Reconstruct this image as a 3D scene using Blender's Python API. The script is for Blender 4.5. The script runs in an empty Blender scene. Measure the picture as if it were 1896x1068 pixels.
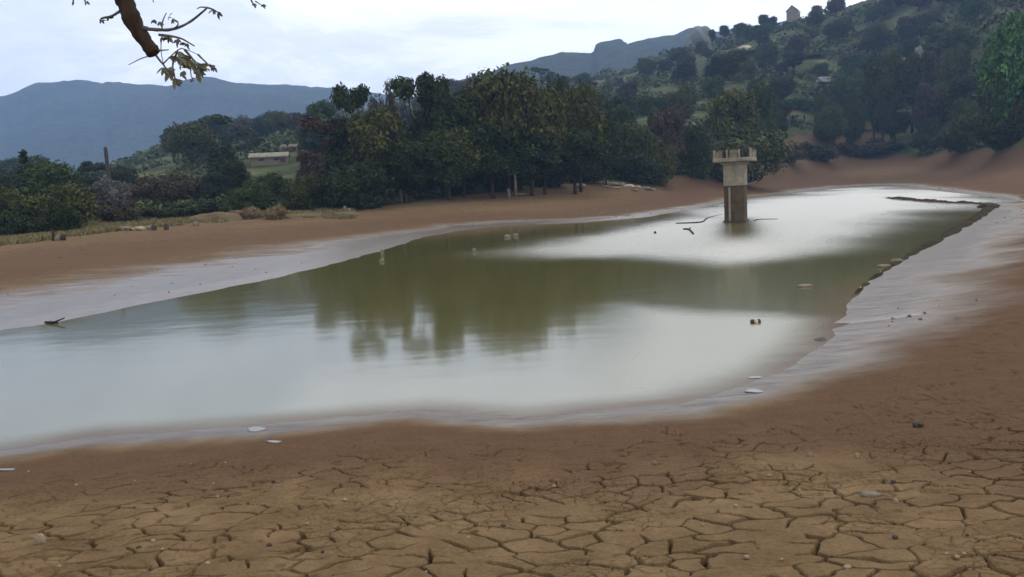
import bpy, math, random
import numpy as np
from mathutils import Vector, Matrix
sc = bpy.context.scene
R = math.radians
# ------------------------------------------------------------------ camera
W, HP, F, CH = 1896.0, 1068.0, 1488.0, 2.4
ROLL = math.atan(0.050)
HORY = 356.0
PITCH = math.atan((534 - HORY) * math.cos(ROLL) / F)
f_ = Vector((0, math.cos(PITCH), -math.sin(PITCH)))
r0 = Vector((1, 0, 0)); u0 = r0.cross(f_)
r_ = r0 * math.cos(ROLL) - u0 * math.sin(ROLL)
u_ = r0 * math.sin(ROLL) + u0 * math.cos(ROLL)
cam_d = bpy.data.cameras.new('camera'); cam = bpy.data.objects.new('camera', cam_d)
sc.collection.objects.link(cam)
m = Matrix((r_, u_, -f_)).transposed().to_4x4(); m.translation = (0, 0, CH)
cam.matrix_world = m
cam_d.sensor_width = 36; cam_d.lens = F / W * 36; cam_d.clip_start = 0.05; cam_d.clip_end = 12000
sc.camera = cam
# ------------------------------------------------------------------ light
SUN_EL, SUN_AZ = R(52), R(28)          # azimuth clockwise from +Y
wd = bpy.data.worlds.new('World'); sc.world = wd; wd.use_nodes = True
nt = wd.node_tree; N = nt.nodes; L = nt.links; N.clear()
out = N.new('ShaderNodeOutputWorld'); bg = N.new('ShaderNodeBackground'); bg.inputs['Strength'].default_value = 0.1
sky = N.new('ShaderNodeTexSky'); sky.sky_type = 'NISHITA'; sky.sun_disc = False
sky.sun_elevation = SUN_EL; sky.sun_rotation = SUN_AZ; sky.air_density = 1.0; sky.dust_density = 2.5
tc = N.new('ShaderNodeTexCoord'); sep = N.new('ShaderNodeSeparateXYZ'); L.new(tc.outputs['Generated'], sep.inputs[0])
def wmath(op, a, b=None, c=None):
    n = N.new('ShaderNodeMath'); n.operation = op
    for i, v in enumerate((a, b, c)):
        if v is None: continue
        if isinstance(v, (int, float)): n.inputs[i].default_value = v
        else: L.new(v, n.inputs[i])
    return n.outputs[0]
zz = wmath('ADD', wmath('MAXIMUM', sep.outputs[2], 0.0), 0.16)
cx = wmath('DIVIDE', sep.outputs[0], zz); cy = wmath('DIVIDE', sep.outputs[1], zz)
cmb = N.new('ShaderNodeCombineXYZ'); L.new(cx, cmb.inputs[0]); L.new(cy, cmb.inputs[1])
n1 = N.new('ShaderNodeTexNoise'); n1.inputs['Scale'].default_value = 0.85; n1.inputs['Detail'].default_value = 7; n1.inputs['Roughness'].default_value = 0.64
n1.inputs['Distortion'].default_value = 0.5
L.new(cmb.outputs[0], n1.inputs['Vector'])
az = wmath('ARCTAN2', sep.outputs[0], sep.outputs[1])              # bright bank of cloud ahead to the right
side = wmath('MULTIPLY_ADD', az, 0.26, 0.03)
val = wmath('ADD', wmath('ADD', n1.outputs['Fac'], side), wmath('MULTIPLY', wmath('MAXIMUM', wmath('SUBTRACT', sep.outputs[2], 0.12), 0.0), 0.42))
rp = N.new('ShaderNodeValToRGB'); L.new(val, rp.inputs[0])
rp.color_ramp.elements[0].position = 0.30; rp.color_ramp.elements[0].color = (10.8, 11.4, 12.5, 1)
rp.color_ramp.elements[1].position = 0.66; rp.color_ramp.elements[1].color = (18.0, 17.95, 17.8, 1)
e = rp.color_ramp.elements.new(0.47); e.color = (13.2, 13.6, 14.5, 1)
e = rp.color_ramp.elements.new(0.54); e.color = (15.6, 15.8, 16.2, 1)
mx = N.new('ShaderNodeMix'); mx.data_type = 'RGBA'; mx.inputs[0].default_value = 0.9
L.new(sky.outputs[0], mx.inputs[6]); L.new(rp.outputs[0], mx.inputs[7])
L.new(mx.outputs[2], bg.inputs['Color']); L.new(bg.outputs[0], out.inputs[0])
sd = bpy.data.lights.new('sun', 'SUN'); so = bpy.data.objects.new('sun', sd); sc.collection.objects.link(so)
sd.energy = 0.8; sd.angle = R(14); sd.color = (1, 0.95, 0.87)
sdir = Vector((math.sin(SUN_AZ) * math.cos(SUN_EL), math.cos(SUN_AZ) * math.cos(SUN_EL), math.sin(SUN_EL)))
so.rotation_euler = sdir.to_track_quat('Z', 'Y').to_euler()
sc.view_settings.view_transform = 'Standard'; sc.view_settings.look = 'None'; sc.view_settings.gamma = 1; sc.view_settings.exposure = 0.0
cy_ = sc.cycles
cy_.use_denoising = True; cy_.max_bounces = 6; cy_.diffuse_bounces = 2; cy_.glossy_bounces = 3; cy_.transmission_bounces = 2; cy_.volume_bounces = 1
cy_.sample_clamp_indirect = 4; cy_.sample_clamp_direct = 6
# ------------------------------------------------------------------ helpers
rng = np.random.default_rng(7); rnd = random.Random(5)
def ray(px, py):
    return f_ + r_ * ((px - W / 2) / F) - u_ * ((py - HP / 2) / F)
def on_z(px, py, z=0.0):
    d = ray(px, py); k = (z - CH) / d.z
    return np.array((d.x * k, d.y * k, z))
def at_d(px, py, D):
    d = ray(px, py); k = D / d.y
    return np.array((d.x * k, D, CH + d.z * k))
_tab = np.random.default_rng(11).random((256, 256))
def vnoise(x, y, seed=0):
    x = np.asarray(x, float) + seed * 17.3; y = np.asarray(y, float) + seed * 9.7
    xi = np.floor(x).astype(int); yi = np.floor(y).astype(int); fx = x - xi; fy = y - yi
    fx = fx * fx * (3 - 2 * fx); fy = fy * fy * (3 - 2 * fy)
    a = _tab[xi & 255, yi & 255]; b = _tab[(xi + 1) & 255, yi & 255]; c = _tab[xi & 255, (yi + 1) & 255]; d = _tab[(xi + 1) & 255, (yi + 1) & 255]
    return (a * (1 - fx) + b * fx) * (1 - fy) + (c * (1 - fx) + d * fx) * fy
def fbm(x, y, oct=4, seed=0):
    s = 0; amp = 0.5; t = 0
    for i in range(oct):
        s = s + amp * (vnoise(x * 2 ** i, y * 2 ** i, seed + i * 3) - 0.5); t += amp; amp *= 0.5
    return s / t * 2        # about -1..1
def sstep(a, b, x):
    t = np.clip((x - a) / (b - a), 0, 1); return t * t * (3 - 2 * t)
def link(name, me, mat=None, parent=None):
    o = bpy.data.objects.new(name, me); sc.collection.objects.link(o)
    if mat and me: me.materials.append(mat)
    if parent: o.parent = parent
    return o
def npmesh(name, v, faces, smooth=False):
    v = np.asarray(v, np.float32); faces = np.asarray(faces, np.int32); k = faces.shape[1]
    me = bpy.data.meshes.new(name)
    me.vertices.add(len(v)); me.vertices.foreach_set('co', v.ravel())
    me.loops.add(faces.size); me.loops.foreach_set('vertex_index', faces.ravel())
    me.polygons.add(len(faces)); me.polygons.foreach_set('loop_start', np.arange(0, faces.size, k, dtype=np.int32))
    me.polygons.foreach_set('loop_total', np.full(len(faces), k, np.int32))
    if smooth: me.polygons.foreach_set('use_smooth', np.ones(len(faces), bool))
    me.update(calc_edges=True); me.validate()
    return me
def fattr(me, name, a):
    at = me.attributes.new(name, 'FLOAT', 'POINT'); at.data.foreach_set('value', np.asarray(a, np.float32).ravel())
def grid_faces(nr, nc):
    i = np.arange(nr * nc).reshape(nr, nc)
    return np.stack([i[:-1, :-1], i[:-1, 1:], i[1:, 1:], i[1:, :-1]], -1).reshape(-1, 4)
def tag(o, label=None, cat=None, group=None, kind=None):
    if label: o['label'] = label
    if cat: o['category'] = cat
    if group: o['group'] = group
    if kind: o['kind'] = kind
    return o
class MB:
    """collects simple shapes into one mesh"""
    def __init__(s): s.v = []; s.f = []
    def add(s, v, f):
        b = len(s.v); s.v += [tuple(p) for p in v]; s.f += [tuple(i + b for i in q) for q in f]
    def box(s, c, size, rz=0.0, bev=0.02):
        hx, hy, hz = (d / 2 for d in size); ca, sa = math.cos(rz), math.sin(rz); b = min(bev, hx * .4, hy * .4, hz * .4)
        rings = []
        for z, ins in ((-hz, b), (-hz + b, 0), (hz - b, 0), (hz, b)):
            X, Y = hx - ins, hy - ins
            ring = [(-X + b, -Y), (X - b, -Y), (X, -Y + b), (X, Y - b), (X - b, Y), (-X + b, Y), (-X, Y - b), (-X, -Y + b)]
            rings.append([(c[0] + x * ca - y * sa, c[1] + x * sa + y * ca, c[2] + z) for x, y in ring])
        v = sum(rings, []); f = [tuple(range(7, -1, -1)), tuple(range(24, 32))]
        for k in range(3):
            for j in range(8):
                f.append((k * 8 + j, k * 8 + (j + 1) % 8, (k + 1) * 8 + (j + 1) % 8, (k + 1) * 8 + j))
        s.add(v, f)
    def tube(s, pts, rad, n=8, wob=0.0):
        pts = [Vector(p) for p in pts]
        if not hasattr(rad, '__len__'): rad = [rad] * len(pts)
        rings = []; prev = None
        for i, p in enumerate(pts):
            t = (pts[min(i + 1, len(pts) - 1)] - pts[max(i - 1, 0)]).normalized()
            a = t.orthogonal().normalized() if prev is None else (prev - t * prev.dot(t)).normalized()
            prev = a; b = t.cross(a)
            ring = []
            for k in range(n):
                q = rad[i] * (1 + (rnd.uniform(-wob, wob) if wob else 0)); an = 2 * math.pi * k / n
                ring.append(p + a * math.cos(an) * q + b * math.sin(an) * q)
            rings.append(ring)
        v = sum(rings, []); f = [tuple(range(n - 1, -1, -1)), tuple(range((len(pts) - 1) * n, len(pts) * n))]
        for i in range(len(pts) - 1):
            for k in range(n):
                f.append((i * n + k, i * n + (k + 1) % n, (i + 1) * n + (k + 1) % n, (i + 1) * n + k))
        s.add(v, f)
    def build(s, name, mat, parent=None, smooth=False):
        me = bpy.data.meshes.new(name); me.from_pydata(s.v, [], s.f)
        if smooth:
            me.polygons.foreach_set('use_smooth', [True] * len(me.polygons))
        me.update(); return link(name, me, mat, parent)
# ------------------------------------------------------------------ materials
class NT:
    def __init__(s, name):
        s.m = bpy.data.materials.new(name); s.m.use_nodes = True; s.t = s.m.node_tree; s.t.nodes.clear()
        s.o = s.n('ShaderNodeOutputMaterial')
    def n(s, t, **kw):
        x = s.t.nodes.new(t)
        for k, v in kw.items(): setattr(x, k, v)
        return x
    def set(s, sock, v):
        if hasattr(v, 'links'): s.t.links.new(v, sock)
        else: sock.default_value = v
    def math(s, op, a, b=None, clamp=False):
        x = s.n('ShaderNodeMath', operation=op, use_clamp=clamp); s.set(x.inputs[0], a)
        if b is not None: s.set(x.inputs[1], b)
        return x.outputs[0]
    def mix(s, fac, a, b, blend='MIX'):
        x = s.n('ShaderNodeMix', data_type='RGBA', blend_type=blend); s.set(x.inputs[0], fac); s.set(x.inputs[6], a); s.set(x.inputs[7], b)
        return x.outputs[2]
    def ramp(s, fac, *stops):
        x = s.n('ShaderNodeValToRGB'); s.set(x.inputs[0], fac); el = x.color_ramp.elements
        while len(el) < len(stops): el.new(0.5)
        for e, (p, c) in zip(el, stops): e.position = p; e.color = c if len(c) == 4 else (*c, 1)
        return x.outputs[0]
    def noise(s, scale, detail=4, rough=.55, vec=None, dist=0.0):
        x = s.n('ShaderNodeTexNoise'); x.inputs['Scale'].default_value = scale; x.inputs['Detail'].default_value = detail
        x.inputs['Roughness'].default_value = rough; x.inputs['Distortion'].default_value = dist
        if vec is not None: s.t.links.new(vec, x.inputs['Vector'])
        return x.outputs['Fac']
    def pos(s, scale=(1, 1, 1), obj=False):
        g = s.n('ShaderNodeTexCoord').outputs['Object'] if obj else s.n('ShaderNodeNewGeometry').outputs['Position']
        mp = s.n('ShaderNodeMapping'); mp.inputs['Scale'].default_value = scale; s.t.links.new(g, mp.inputs['Vector'])
        return mp.outputs[0]
    def attr(s, name):
        return s.n('ShaderNodeAttribute', attribute_name=name).outputs['Fac']
    def bump(s, h, strength, dist, normal=None):
        b = s.n('ShaderNodeBump'); s.set(b.inputs['Strength'], strength); b.inputs['Distance'].default_value = dist; s.set(b.inputs['Height'], h)
        if normal is not None: s.t.links.new(normal, b.inputs['Normal'])
        return b.outputs[0]
    def surf(s, col, rough=.8, spec=.3, normal=None, **kw):
        p = s.n('ShaderNodeBsdfPrincipled'); s.set(p.inputs['Base Color'], col); s.set(p.inputs['Roughness'], rough); s.set(p.inputs['Specular IOR Level'], spec)
        for k, v in kw.items(): s.set(p.inputs[k], v)
        if normal is not None: s.t.links.new(normal, p.inputs['Normal'])
        s.t.links.new(p.outputs[0], s.o.inputs[0]); return s.m
# ground: dry clay, wet mud by the water, grass and leaf litter on the slopes
g = NT('clay ground'); P = g.pos()
wet, veg, red = g.attr('wet'), g.attr('veg'), g.attr('red')
na, nb, nc = g.noise(0.35, 5, .6, P), g.noise(2.6, 6, .62, P), g.noise(38, 5, .7, P)
stre = g.noise(1.2, 6, .65, g.pos((0.45, 1.25, 1)))
dry = g.ramp(nb, (.30, (.082, .048, .022)), (.5, (.142, .090, .043)), (.68, (.212, .140, .073)))
dry = g.mix(g.math('MULTIPLY', g.math('SUBTRACT', na, .35, True), 1.3, True), dry, (.115, .084, .042, 1))
strand = g.noise(1.0, 4, .6, g.pos((.05, .05, 5.0)))
dry = g.mix(g.math('MULTIPLY', g.math('SUBTRACT', strand, .50, True), 2.2, True), dry, (.075, .046, .026, 1))
dry = g.mix(g.math('MULTIPLY', g.math('SUBTRACT', .43, strand, True), 2.2, True), dry, (.22, .15, .085, 1))
dry = g.mix(g.math('MULTIPLY', red, .8), dry, (.062, .029, .017, 1))
dry = g.mix(.27, dry, g.ramp(nc, (.3, (.045, .026, .012)), (.7, (.23, .15, .085))))
wcol = g.ramp(nb, (.3, (.046, .031, .021)), (.7, (.105, .074, .052)))
wn = g.math('ADD', wet, g.math('MULTIPLY', g.math('SUBTRACT', stre, .5), .85))
wn = g.math('MULTIPLY', g.math('SUBTRACT', wn, .12, True), 1.35, True)
col = g.mix(wn, dry, wcol)
vg = g.ramp(g.noise(.09, 6, .65, P), (.3, (.045, .034, .020)), (.46, (.036, .044, .016)), (.58, (.070, .082, .030)), (.70, (.15, .112, .070)))
vn = g.math('MULTIPLY', g.math('SUBTRACT', g.math('ADD', veg, g.math('MULTIPLY', g.math('SUBTRACT', g.noise(.25, 5, .6, P), .5), .7)), .3, True), 3, True)
col = g.mix(vn, col, vg)
film = g.math('MULTIPLY', g.math('SUBTRACT', g.math('ADD', wet, g.math('MULTIPLY', g.math('SUBTRACT', g.noise(1.5, 5, .65, g.pos((.35, 1.3, 1))), .5), .9)), .62, True), 3.2, True)
rough = g.math('SUBTRACT', g.math('SUBTRACT', .95, g.math('MULTIPLY', wn, .60)), g.math('MULTIPLY', film, .06))
b1 = g.bump(nc, g.math('SUBTRACT', .55, g.math('MULTIPLY', wn, .45)), .02)
b2 = g.bump(nb, g.math('SUBTRACT', .9, g.math('MULTIPLY', wn, .65)), .07, b1)
b2 = g.bump(stre, g.math('MULTIPLY', wn, .35), .10, b2)
GROUND = g.surf(col, rough, g.math('ADD', .06, g.math('MULTIPLY', g.math('ADD', wn, g.math('MULTIPLY', film, .5)), .5)), b2)
# water
g = NT('pond water'); rip = g.attr('ripple'); blur = g.attr('blur')
w1 = g.noise(5.5, 3, .55, g.pos((1, .45, 1)), .4); w2 = g.noise(1.3, 3, .5, g.pos((.7, .35, 1)), .3); w3 = g.noise(.9, 2, .5, g.pos((.45, 1.0, 1)))
calm = g.bump(w3, .02, .2)
calm = g.bump(w2, .012, .15, calm)
ruf = g.bump(w1, g.math('MULTIPLY', rip, rip), .075, calm)
lw = g.n('ShaderNodeLayerWeight'); lw.inputs['Blend'].default_value = .5
gl = g.n('ShaderNodeBsdfGlossy'); g.set(gl.inputs['Color'], g.mix(rip, (.95, .96, .95, 1), (.76, .76, .75, 1))); g.set(gl.inputs['Roughness'], g.math('ADD', .085, g.math('ADD', g.math('MULTIPLY', rip, .24), g.math('MULTIPLY', blur, .22)))); g.t.links.new(ruf, gl.inputs['Normal'])
shl = g.attr('shallow'); shn = g.math('MULTIPLY', shl, g.math('ADD', .55, g.noise(1.6, 4, .6, g.pos((.4, 1.2, 1)))), True)
df = g.n('ShaderNodeBsdfDiffuse'); g.set(df.inputs['Color'], g.mix(shn, g.mix(g.noise(.12, 3, .5, g.pos()), (.070, .062, .012, 1), (.100, .090, .026, 1)), (.115, .085, .062, 1)))
fr = g.n('ShaderNodeFresnel'); fr.inputs['IOR'].default_value = 3.6
mxs = g.n('ShaderNodeMixShader'); g.set(mxs.inputs[0], g.math('MULTIPLY', fr.outputs[0], g.math('SUBTRACT', 1, g.math('MULTIPLY', shn, .72)))); g.t.links.new(df.outputs[0], mxs.inputs[1]); g.t.links.new(gl.outputs[0], mxs.inputs[2])
g.t.links.new(mxs.outputs[0], g.o.inputs[0]); WATER = g.m
# foliage
def leaf_mat(name, a, b, c):
    g = NT(name); oi = g.n('ShaderNodeObjectInfo').outputs['Random']
    n_ = g.noise(.55, 4, .6, g.pos(obj=True)); rn = g.n('ShaderNodeNewGeometry').outputs['Random Per Island']
    col = g.ramp(n_, (.3, a), (.52, b), (.74, c))
    hs = g.n('ShaderNodeHueSaturation'); g.set(hs.inputs['Hue'], g.math('ADD', .490, g.math('MULTIPLY', oi, .03)))
    g.set(hs.inputs['Value'], g.math('ADD', .6, g.math('MULTIPLY', rn, .8))); g.t.links.new(col, hs.inputs['Color'])
    return g.surf(hs.outputs[0], .7, .15)
LEAF = {
    'dark': leaf_mat('dark foliage', (.014, .021, .006), (.024, .034, .008), (.046, .055, .013)),
    'olive': leaf_mat('olive foliage', (.030, .034, .008), (.052, .057, .012), (.086, .086, .019)),
    'green': leaf_mat('green foliage', (.022, .036, .009), (.040, .062, .014), (.066, .092, .022)),
    'bright': leaf_mat('bright foliage', (.028, .06, .018), (.05, .11, .028), (.085, .16, .04)),
    'blue': leaf_mat('blue green foliage', (.018, .028, .016), (.030, .044, .024), (.048, .064, .034)),
    'brown': leaf_mat('brown foliage', (.036, .026, .018), (.058, .042, .028), (.085, .064, .042)),
    'yellow': leaf_mat('yellow green foliage', (.040, .042, .010), (.072, .071, .014), (.115, .108, .026)),
    'straw': leaf_mat('straw foliage', (.12, .088, .042), (.20, .15, .075), (.29, .225, .125)),
    'grey': leaf_mat('grey foliage', (.06, .06, .055), (.10, .10, .09), (.16, .16, .14)),
}
g = NT('bark'); P = g.pos((1, 1, .25), obj=True)
bn = g.noise(14, 6, .65, P); BARK = g.surf(g.ramp(bn, (.3, (.022, .014, .010)), (.7, (.055, .034, .025))), .9, .1, g.bump(bn, .9, .04))
g = NT('pale bark'); bn = g.noise(7, 6, .65, g.pos((1, 1, .3), obj=True)); PBARK = g.surf(g.ramp(bn, (.3, (.08, .06, .045)), (.7, (.2, .16, .12))), .9, .1, g.bump(bn, .8, .04))
g = NT('twig bark'); bn = g.noise(30, 4, .6, g.pos(obj=True)); TWIG = g.surf(g.ramp(bn, (.3, (.05, .045, .045)), (.7, (.13, .12, .115))), .9, .1)
g = NT('dry leaf'); bn = g.noise(9, 4, .6, g.pos(obj=True)); rn = g.n('ShaderNodeNewGeometry').outputs['Random Per Island']
DRYLEAF = g.surf(g.mix(rn, g.ramp(bn, (.3, (.07, .06, .03)), (.7, (.22, .19, .10))), (.13, .14, .13, 1)), .7, .2)
def concrete(name, a, b, c, streak=.5):
    g = NT(name); n1 = g.noise(2.2, 6, .65, g.pos(obj=True)); n2 = g.noise(5, 5, .6, g.pos((1, 1, .12), obj=True)); n3 = g.noise(26, 4, .7, g.pos(obj=True)); n4 = g.noise(1.0, 4, .7, g.pos((.3, .3, 4.0), obj=True))
    col = g.ramp(n1, (.28, a), (.5, b), (.72, c)); col = g.mix(g.math('MULTIPLY', g.math('SUBTRACT', n2, .45, True), 4 * streak, True), col, (a[0] * .55, a[1] * .52, a[2] * .48, 1))
    col = g.mix(g.math('MULTIPLY', g.math('SUBTRACT', n4, .5, True), 3.0, True), col, (a[0] * .7, a[1] * .66, a[2] * .6, 1))
    return g.surf(g.mix(.3, col, g.ramp(n3, (.3, a), (.7, c))), .9, .2, g.bump(n3, .4, .02))
CONC = concrete('weathered concrete', (.12, .10, .07), (.23, .20, .15), (.34, .305, .24))
TAN = concrete('tan stone', (.09, .072, .048), (.155, .128, .088), (.23, .195, .14), .2)
STAIN = concrete('water stained concrete', (.042, .028, .016), (.072, .050, .030), (.115, .084, .054), .3)
PALE = concrete('pale concrete', (.30, .27, .21), (.42, .38, .30), (.52, .48, .40), .3)
ROCK = concrete('sandstone', (.14, .10, .065), (.26, .19, .12), (.38, .30, .2), .2)
PALEROCK = concrete('pale limestone', (.3, .25, .17), (.46, .39, .28), (.6, .54, .42), .1)
DARKROCK = concrete('dark stone', (.02, .016, .012), (.05, .04, .03), (.09, .075, .06), .2)
g = NT('hill scrub'); n1 = g.noise(.012, 7, .65, g.pos()); n2 = g.noise(.09, 5, .7, g.pos())
HILL = g.surf(g.mix(.5, g.ramp(n1, (.35, (.022, .03, .02)), (.6, (.05, .052, .034)), (.8, (.12, .10, .075))), g.ramp(n2, (.35, (.014, .022, .014)), (.7, (.07, .075, .05)))), .95, .05, g.bump(n2, .8, 8.0))
# ------------------------------------------------------------------ the pond's outline, banks and slopes
SHORE = [(0, 611), (60, 603), (100, 597), (160, 585), (215, 573), (330, 550), (430, 531), (520, 513), (610, 490), (700, 467), (735, 455), (780, 440), (830, 430), (900, 420), (950, 416),
         (1080, 411), (1200, 401), (1270, 389), (1340, 377), (1400, 366), (1440, 362), (1500, 354), (1560, 348), (1600, 345), (1650, 345), (1690, 349), (1760, 356), (1830, 364), (1885, 371), (1888, 376),
         (1850, 377.5), (1780, 374), (1700, 369.5), (1660, 365), (1640, 364), (1636, 367), (1660, 371), (1700, 375), (1780, 379), (1826, 383), (1800, 405), (1750, 438), (1700, 462), (1650, 490), (1600, 525),
         (1565, 560), (1552, 600), (1520, 640), (1450, 688), (1350, 722), (1250, 744), (1170, 752), (1100, 758), (970, 771), (880, 766), (780, 758), (690, 766), (600, 774), (480, 786), (300, 800), (170, 808), (0, 835), (-200, 872), (-600, 960),
         (-600, 740), (-250, 660)]
SP = np.array([on_z(*p)[:2] for p in SHORE])
def sdf(x, y):
    """distance to the water's edge, negative over the water"""
    x = np.asarray(x, float).ravel(); y = np.asarray(y, float).ravel(); out = np.empty(len(x))
    A = SP; B = np.roll(SP, -1, 0); AB = B - A; l2 = (AB ** 2).sum(1)
    for i in range(0, len(x), 40000):
        px, py = x[i:i + 40000, None], y[i:i + 40000, None]
        t = np.clip(((px - A[:, 0]) * AB[:, 0] + (py - A[:, 1]) * AB[:, 1]) / l2, 0, 1)
        d = np.sqrt(((px - A[:, 0] - t * AB[:, 0]) ** 2 + (py - A[:, 1] - t * AB[:, 1]) ** 2).min(1))
        cr = ((A[:, 1] > py) != (B[:, 1] > py)) & (px < AB[:, 0] * (py - A[:, 1]) / np.where(AB[:, 1] == 0, 1e-9, AB[:, 1]) + A[:, 0])
        out[i:i + 40000] = np.where(cr.sum(1) % 2 == 1, -d, d)
    return out
TL = [(-500, 470, 55), (0, 440, 60), (150, 420, 66), (300, 405, 72), (430, 394, 78), (640, 392, 78), (800, 370, 86), (1000, 348, 100), (1200, 328, 120), (1330, 322, 135), (1420, 306, 165), (1600, 290, 215), (1700, 287, 200), (1800, 282, 160), (1896, 268, 120), (2400, 250, 110)]
RG = [(-500, 372, 260), (0, 345, 300), (150, 330, 310), (240, 300, 330), (300, 272, 340), (400, 250, 350), (520, 236, 360), (600, 214, 370), (700, 195, 390), (800, 180, 410), (960, 150, 440), (1100, 140, 460), (1160, 128, 460), (1225, 105, 450), (1300, 92, 440), (1335, 78, 430), (1400, 54, 420),
      (1450, 42, 410), (1500, 30, 400), (1560, 14, 390), (1650, -10, 370), (1800, -55, 340), (1896, -85, 320), (2400, -190, 280)]
tl = np.array([at_d(*p) for p in TL]); rg = np.array([at_d(*p) for p in RG])
def smooth_table(a, w):
    rs = np.linspace(-1.05, 1.05, 421); src = a[:, 0] / a[:, 1]; ker = np.hanning(w); ker /= ker.sum()
    f = lambda c: np.convolve(np.pad(np.interp(rs, src, c), w // 2, 'edge'), ker, 'valid')
    D_ = f(a[:, 1]); return rs, np.stack([rs * D_, D_, f(a[:, 2])], 1)
tr, tl = smooth_table(tl, 37); rr, rg = smooth_table(rg, 11)
MID = np.array([(-60, -4), (-12, 10.5), (0, 16), (5, 24), (20, 48), (33, 57), (60, 62), (200, 70)])
WC = np.array([(0, 7, .75), (-6, 7, .8), (3, 8, 1.2), (9, 14, 3.4), (16, 25, 4.6), (30, 48, 4.5), (36.5, 60, .55), (32, 61, .55), (40, 58, .7), (-11, 18, 12), (-8, 26, 13), (-6, 34, 11), (0, 58, 6), (12, 66, 4), (40, 110, 5), (75, 150, 6), (45, 60, 5)])
def terrain(x, y, full=False):
    x = np.asarray(x, float); y = np.asarray(y, float); shp = x.shape; x = x.ravel(); y = y.ravel()
    d = sdf(x, y)
    d = d + fbm(x * .9, y * .9, 3, 2) * np.clip(.06 + .006 * np.hypot(x, y), 0, .35)
    r = x / np.maximum(y, 8.0)
    Dt, zt = np.interp(r, tr, tl[:, 1]), np.interp(r, tr, tl[:, 2])
    Dr, zr = np.interp(r, rr, rg[:, 1]), np.interp(r, rr, rg[:, 2])
    dp = np.maximum(d, 0)
    hn = 1.0 * (1 - np.exp(-(dp / 7.5) ** 1.3)) + .05 * fbm(x * .5, y * .5, 4, 5) * sstep(.6, 4, dp)
    u = dp / (dp + np.maximum(0, Dt - y) + 1e-6)
    hf = zt * u ** 1.25 + .16 * fbm(x * .10, y * .16, 4, 6) * sstep(2, 12, dp)
    s = np.clip((y - Dt) / (Dr - Dt), 0, 1); over = np.maximum(0, y - Dr)
    hill = zt + (zr - zt) * (s ** 1.08) * (1 + .10 * fbm(x * .012, y * .012, 4, 8) * np.sin(np.pi * s)) + 2.6 * fbm(x * .03, y * .03, 5, 9) * sstep(.06, .4, s) - over * .32 - over ** 2 * .0004
    hill = np.maximum(hill, .5)
    bl = sstep(0, 14, y - Dt + 4)
    hf = hf * (1 - bl) + np.where(y > Dt, hill, hf) * bl
    k = sstep(-5, 7, y - np.interp(x, MID[:, 0], MID[:, 1]))
    h = hn * (1 - k) + hf * k
    h = h + .07 * np.minimum(dp, 1.0) * k
    h = np.where(d < 0, np.maximum(.12 * d, -.9), h)
    if not full: return h.reshape(shp)
    w2 = 1 / (((x[:, None] - WC[:, 0]) ** 2 + (y[:, None] - WC[:, 1]) ** 2) + 4) ** 1.5
    ww = (w2 * WC[:, 2]).sum(1) / w2.sum(1)
    wet = (1 - sstep(.1, 1.0, dp / ww + .26 * fbm(x * .5, y * .5, 4, 12))) * (1 - sstep(.4, 1.1, h))
    bank = sstep(.30, .36, r) * sstep(.50, .44, r) * 26
    veg = sstep(-6, 6, y - Dt - bank + 6 * fbm(x * .08, y * .08, 3, 14)) * k
    veg = np.maximum(veg, k * (.33 * sstep(.28, .34, r) * sstep(.55, .46, r) * sstep(-14, -2, y - Dt) + .36 * sstep(-.22, -.14, r) * sstep(.30, .1, r) * sstep(-16, -5, y - Dt)))
    red = np.clip(sstep(.5, 1, dp / ww) * (1 - sstep(1.7, 3.4, dp / ww + .5 * fbm(x * .8, y * .8, 3, 19))) * (1 - .4 * k) + k * .26 + k * .10 * sstep(-10, 30, x) + (1 - k) * .55 * sstep(0, .5, fbm(x * .45, y * .45, 4, 15)) + (1 - k) * 1.0 * sstep(.26, .52, r) * sstep(3.2, 5.2, y) + .35 * k * sstep(6, 30, x) * sstep(-28, -2, y - Dt) + 1.2 * k * sstep(.28, .34, r) * sstep(-20, 0, y - Dt), 0, 1)
    return h.reshape(shp), wet, veg, red, d
def H(x, y): return float(terrain(np.array([x]), np.array([y]))[0])
# wide sheet
PX, PY0, PY1 = 8.0, 2.2, 13.0
nr, ncl = 720, 460
yp = np.exp(np.linspace(math.log(10), math.log(950), nr)); ss = np.linspace(-1, 1, ncl); ss = np.sign(ss) * (.75 * abs(ss) + .65 * abs(ss) ** 2.2)
X = ss[None, :] * yp[:, None]; Y = np.repeat((yp - 25)[:, None], ncl, 1)
h, wet, veg, red, d = terrain(X, Y, True)
inn = sstep(0, .5, PX - .05 - abs(X)) * sstep(0, .5, Y - PY0 - .05) * sstep(0, .5, PY1 - .05 - Y)
h = h - .25 * inn
me = npmesh('ground', np.stack([X, Y, h], -1).reshape(-1, 3), grid_faces(nr, ncl), True)
fattr(me, 'wet', wet); fattr(me, 'veg', veg); fattr(me, 'red', red)
tag(link('ground', me, GROUND), kind='structure')
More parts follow.
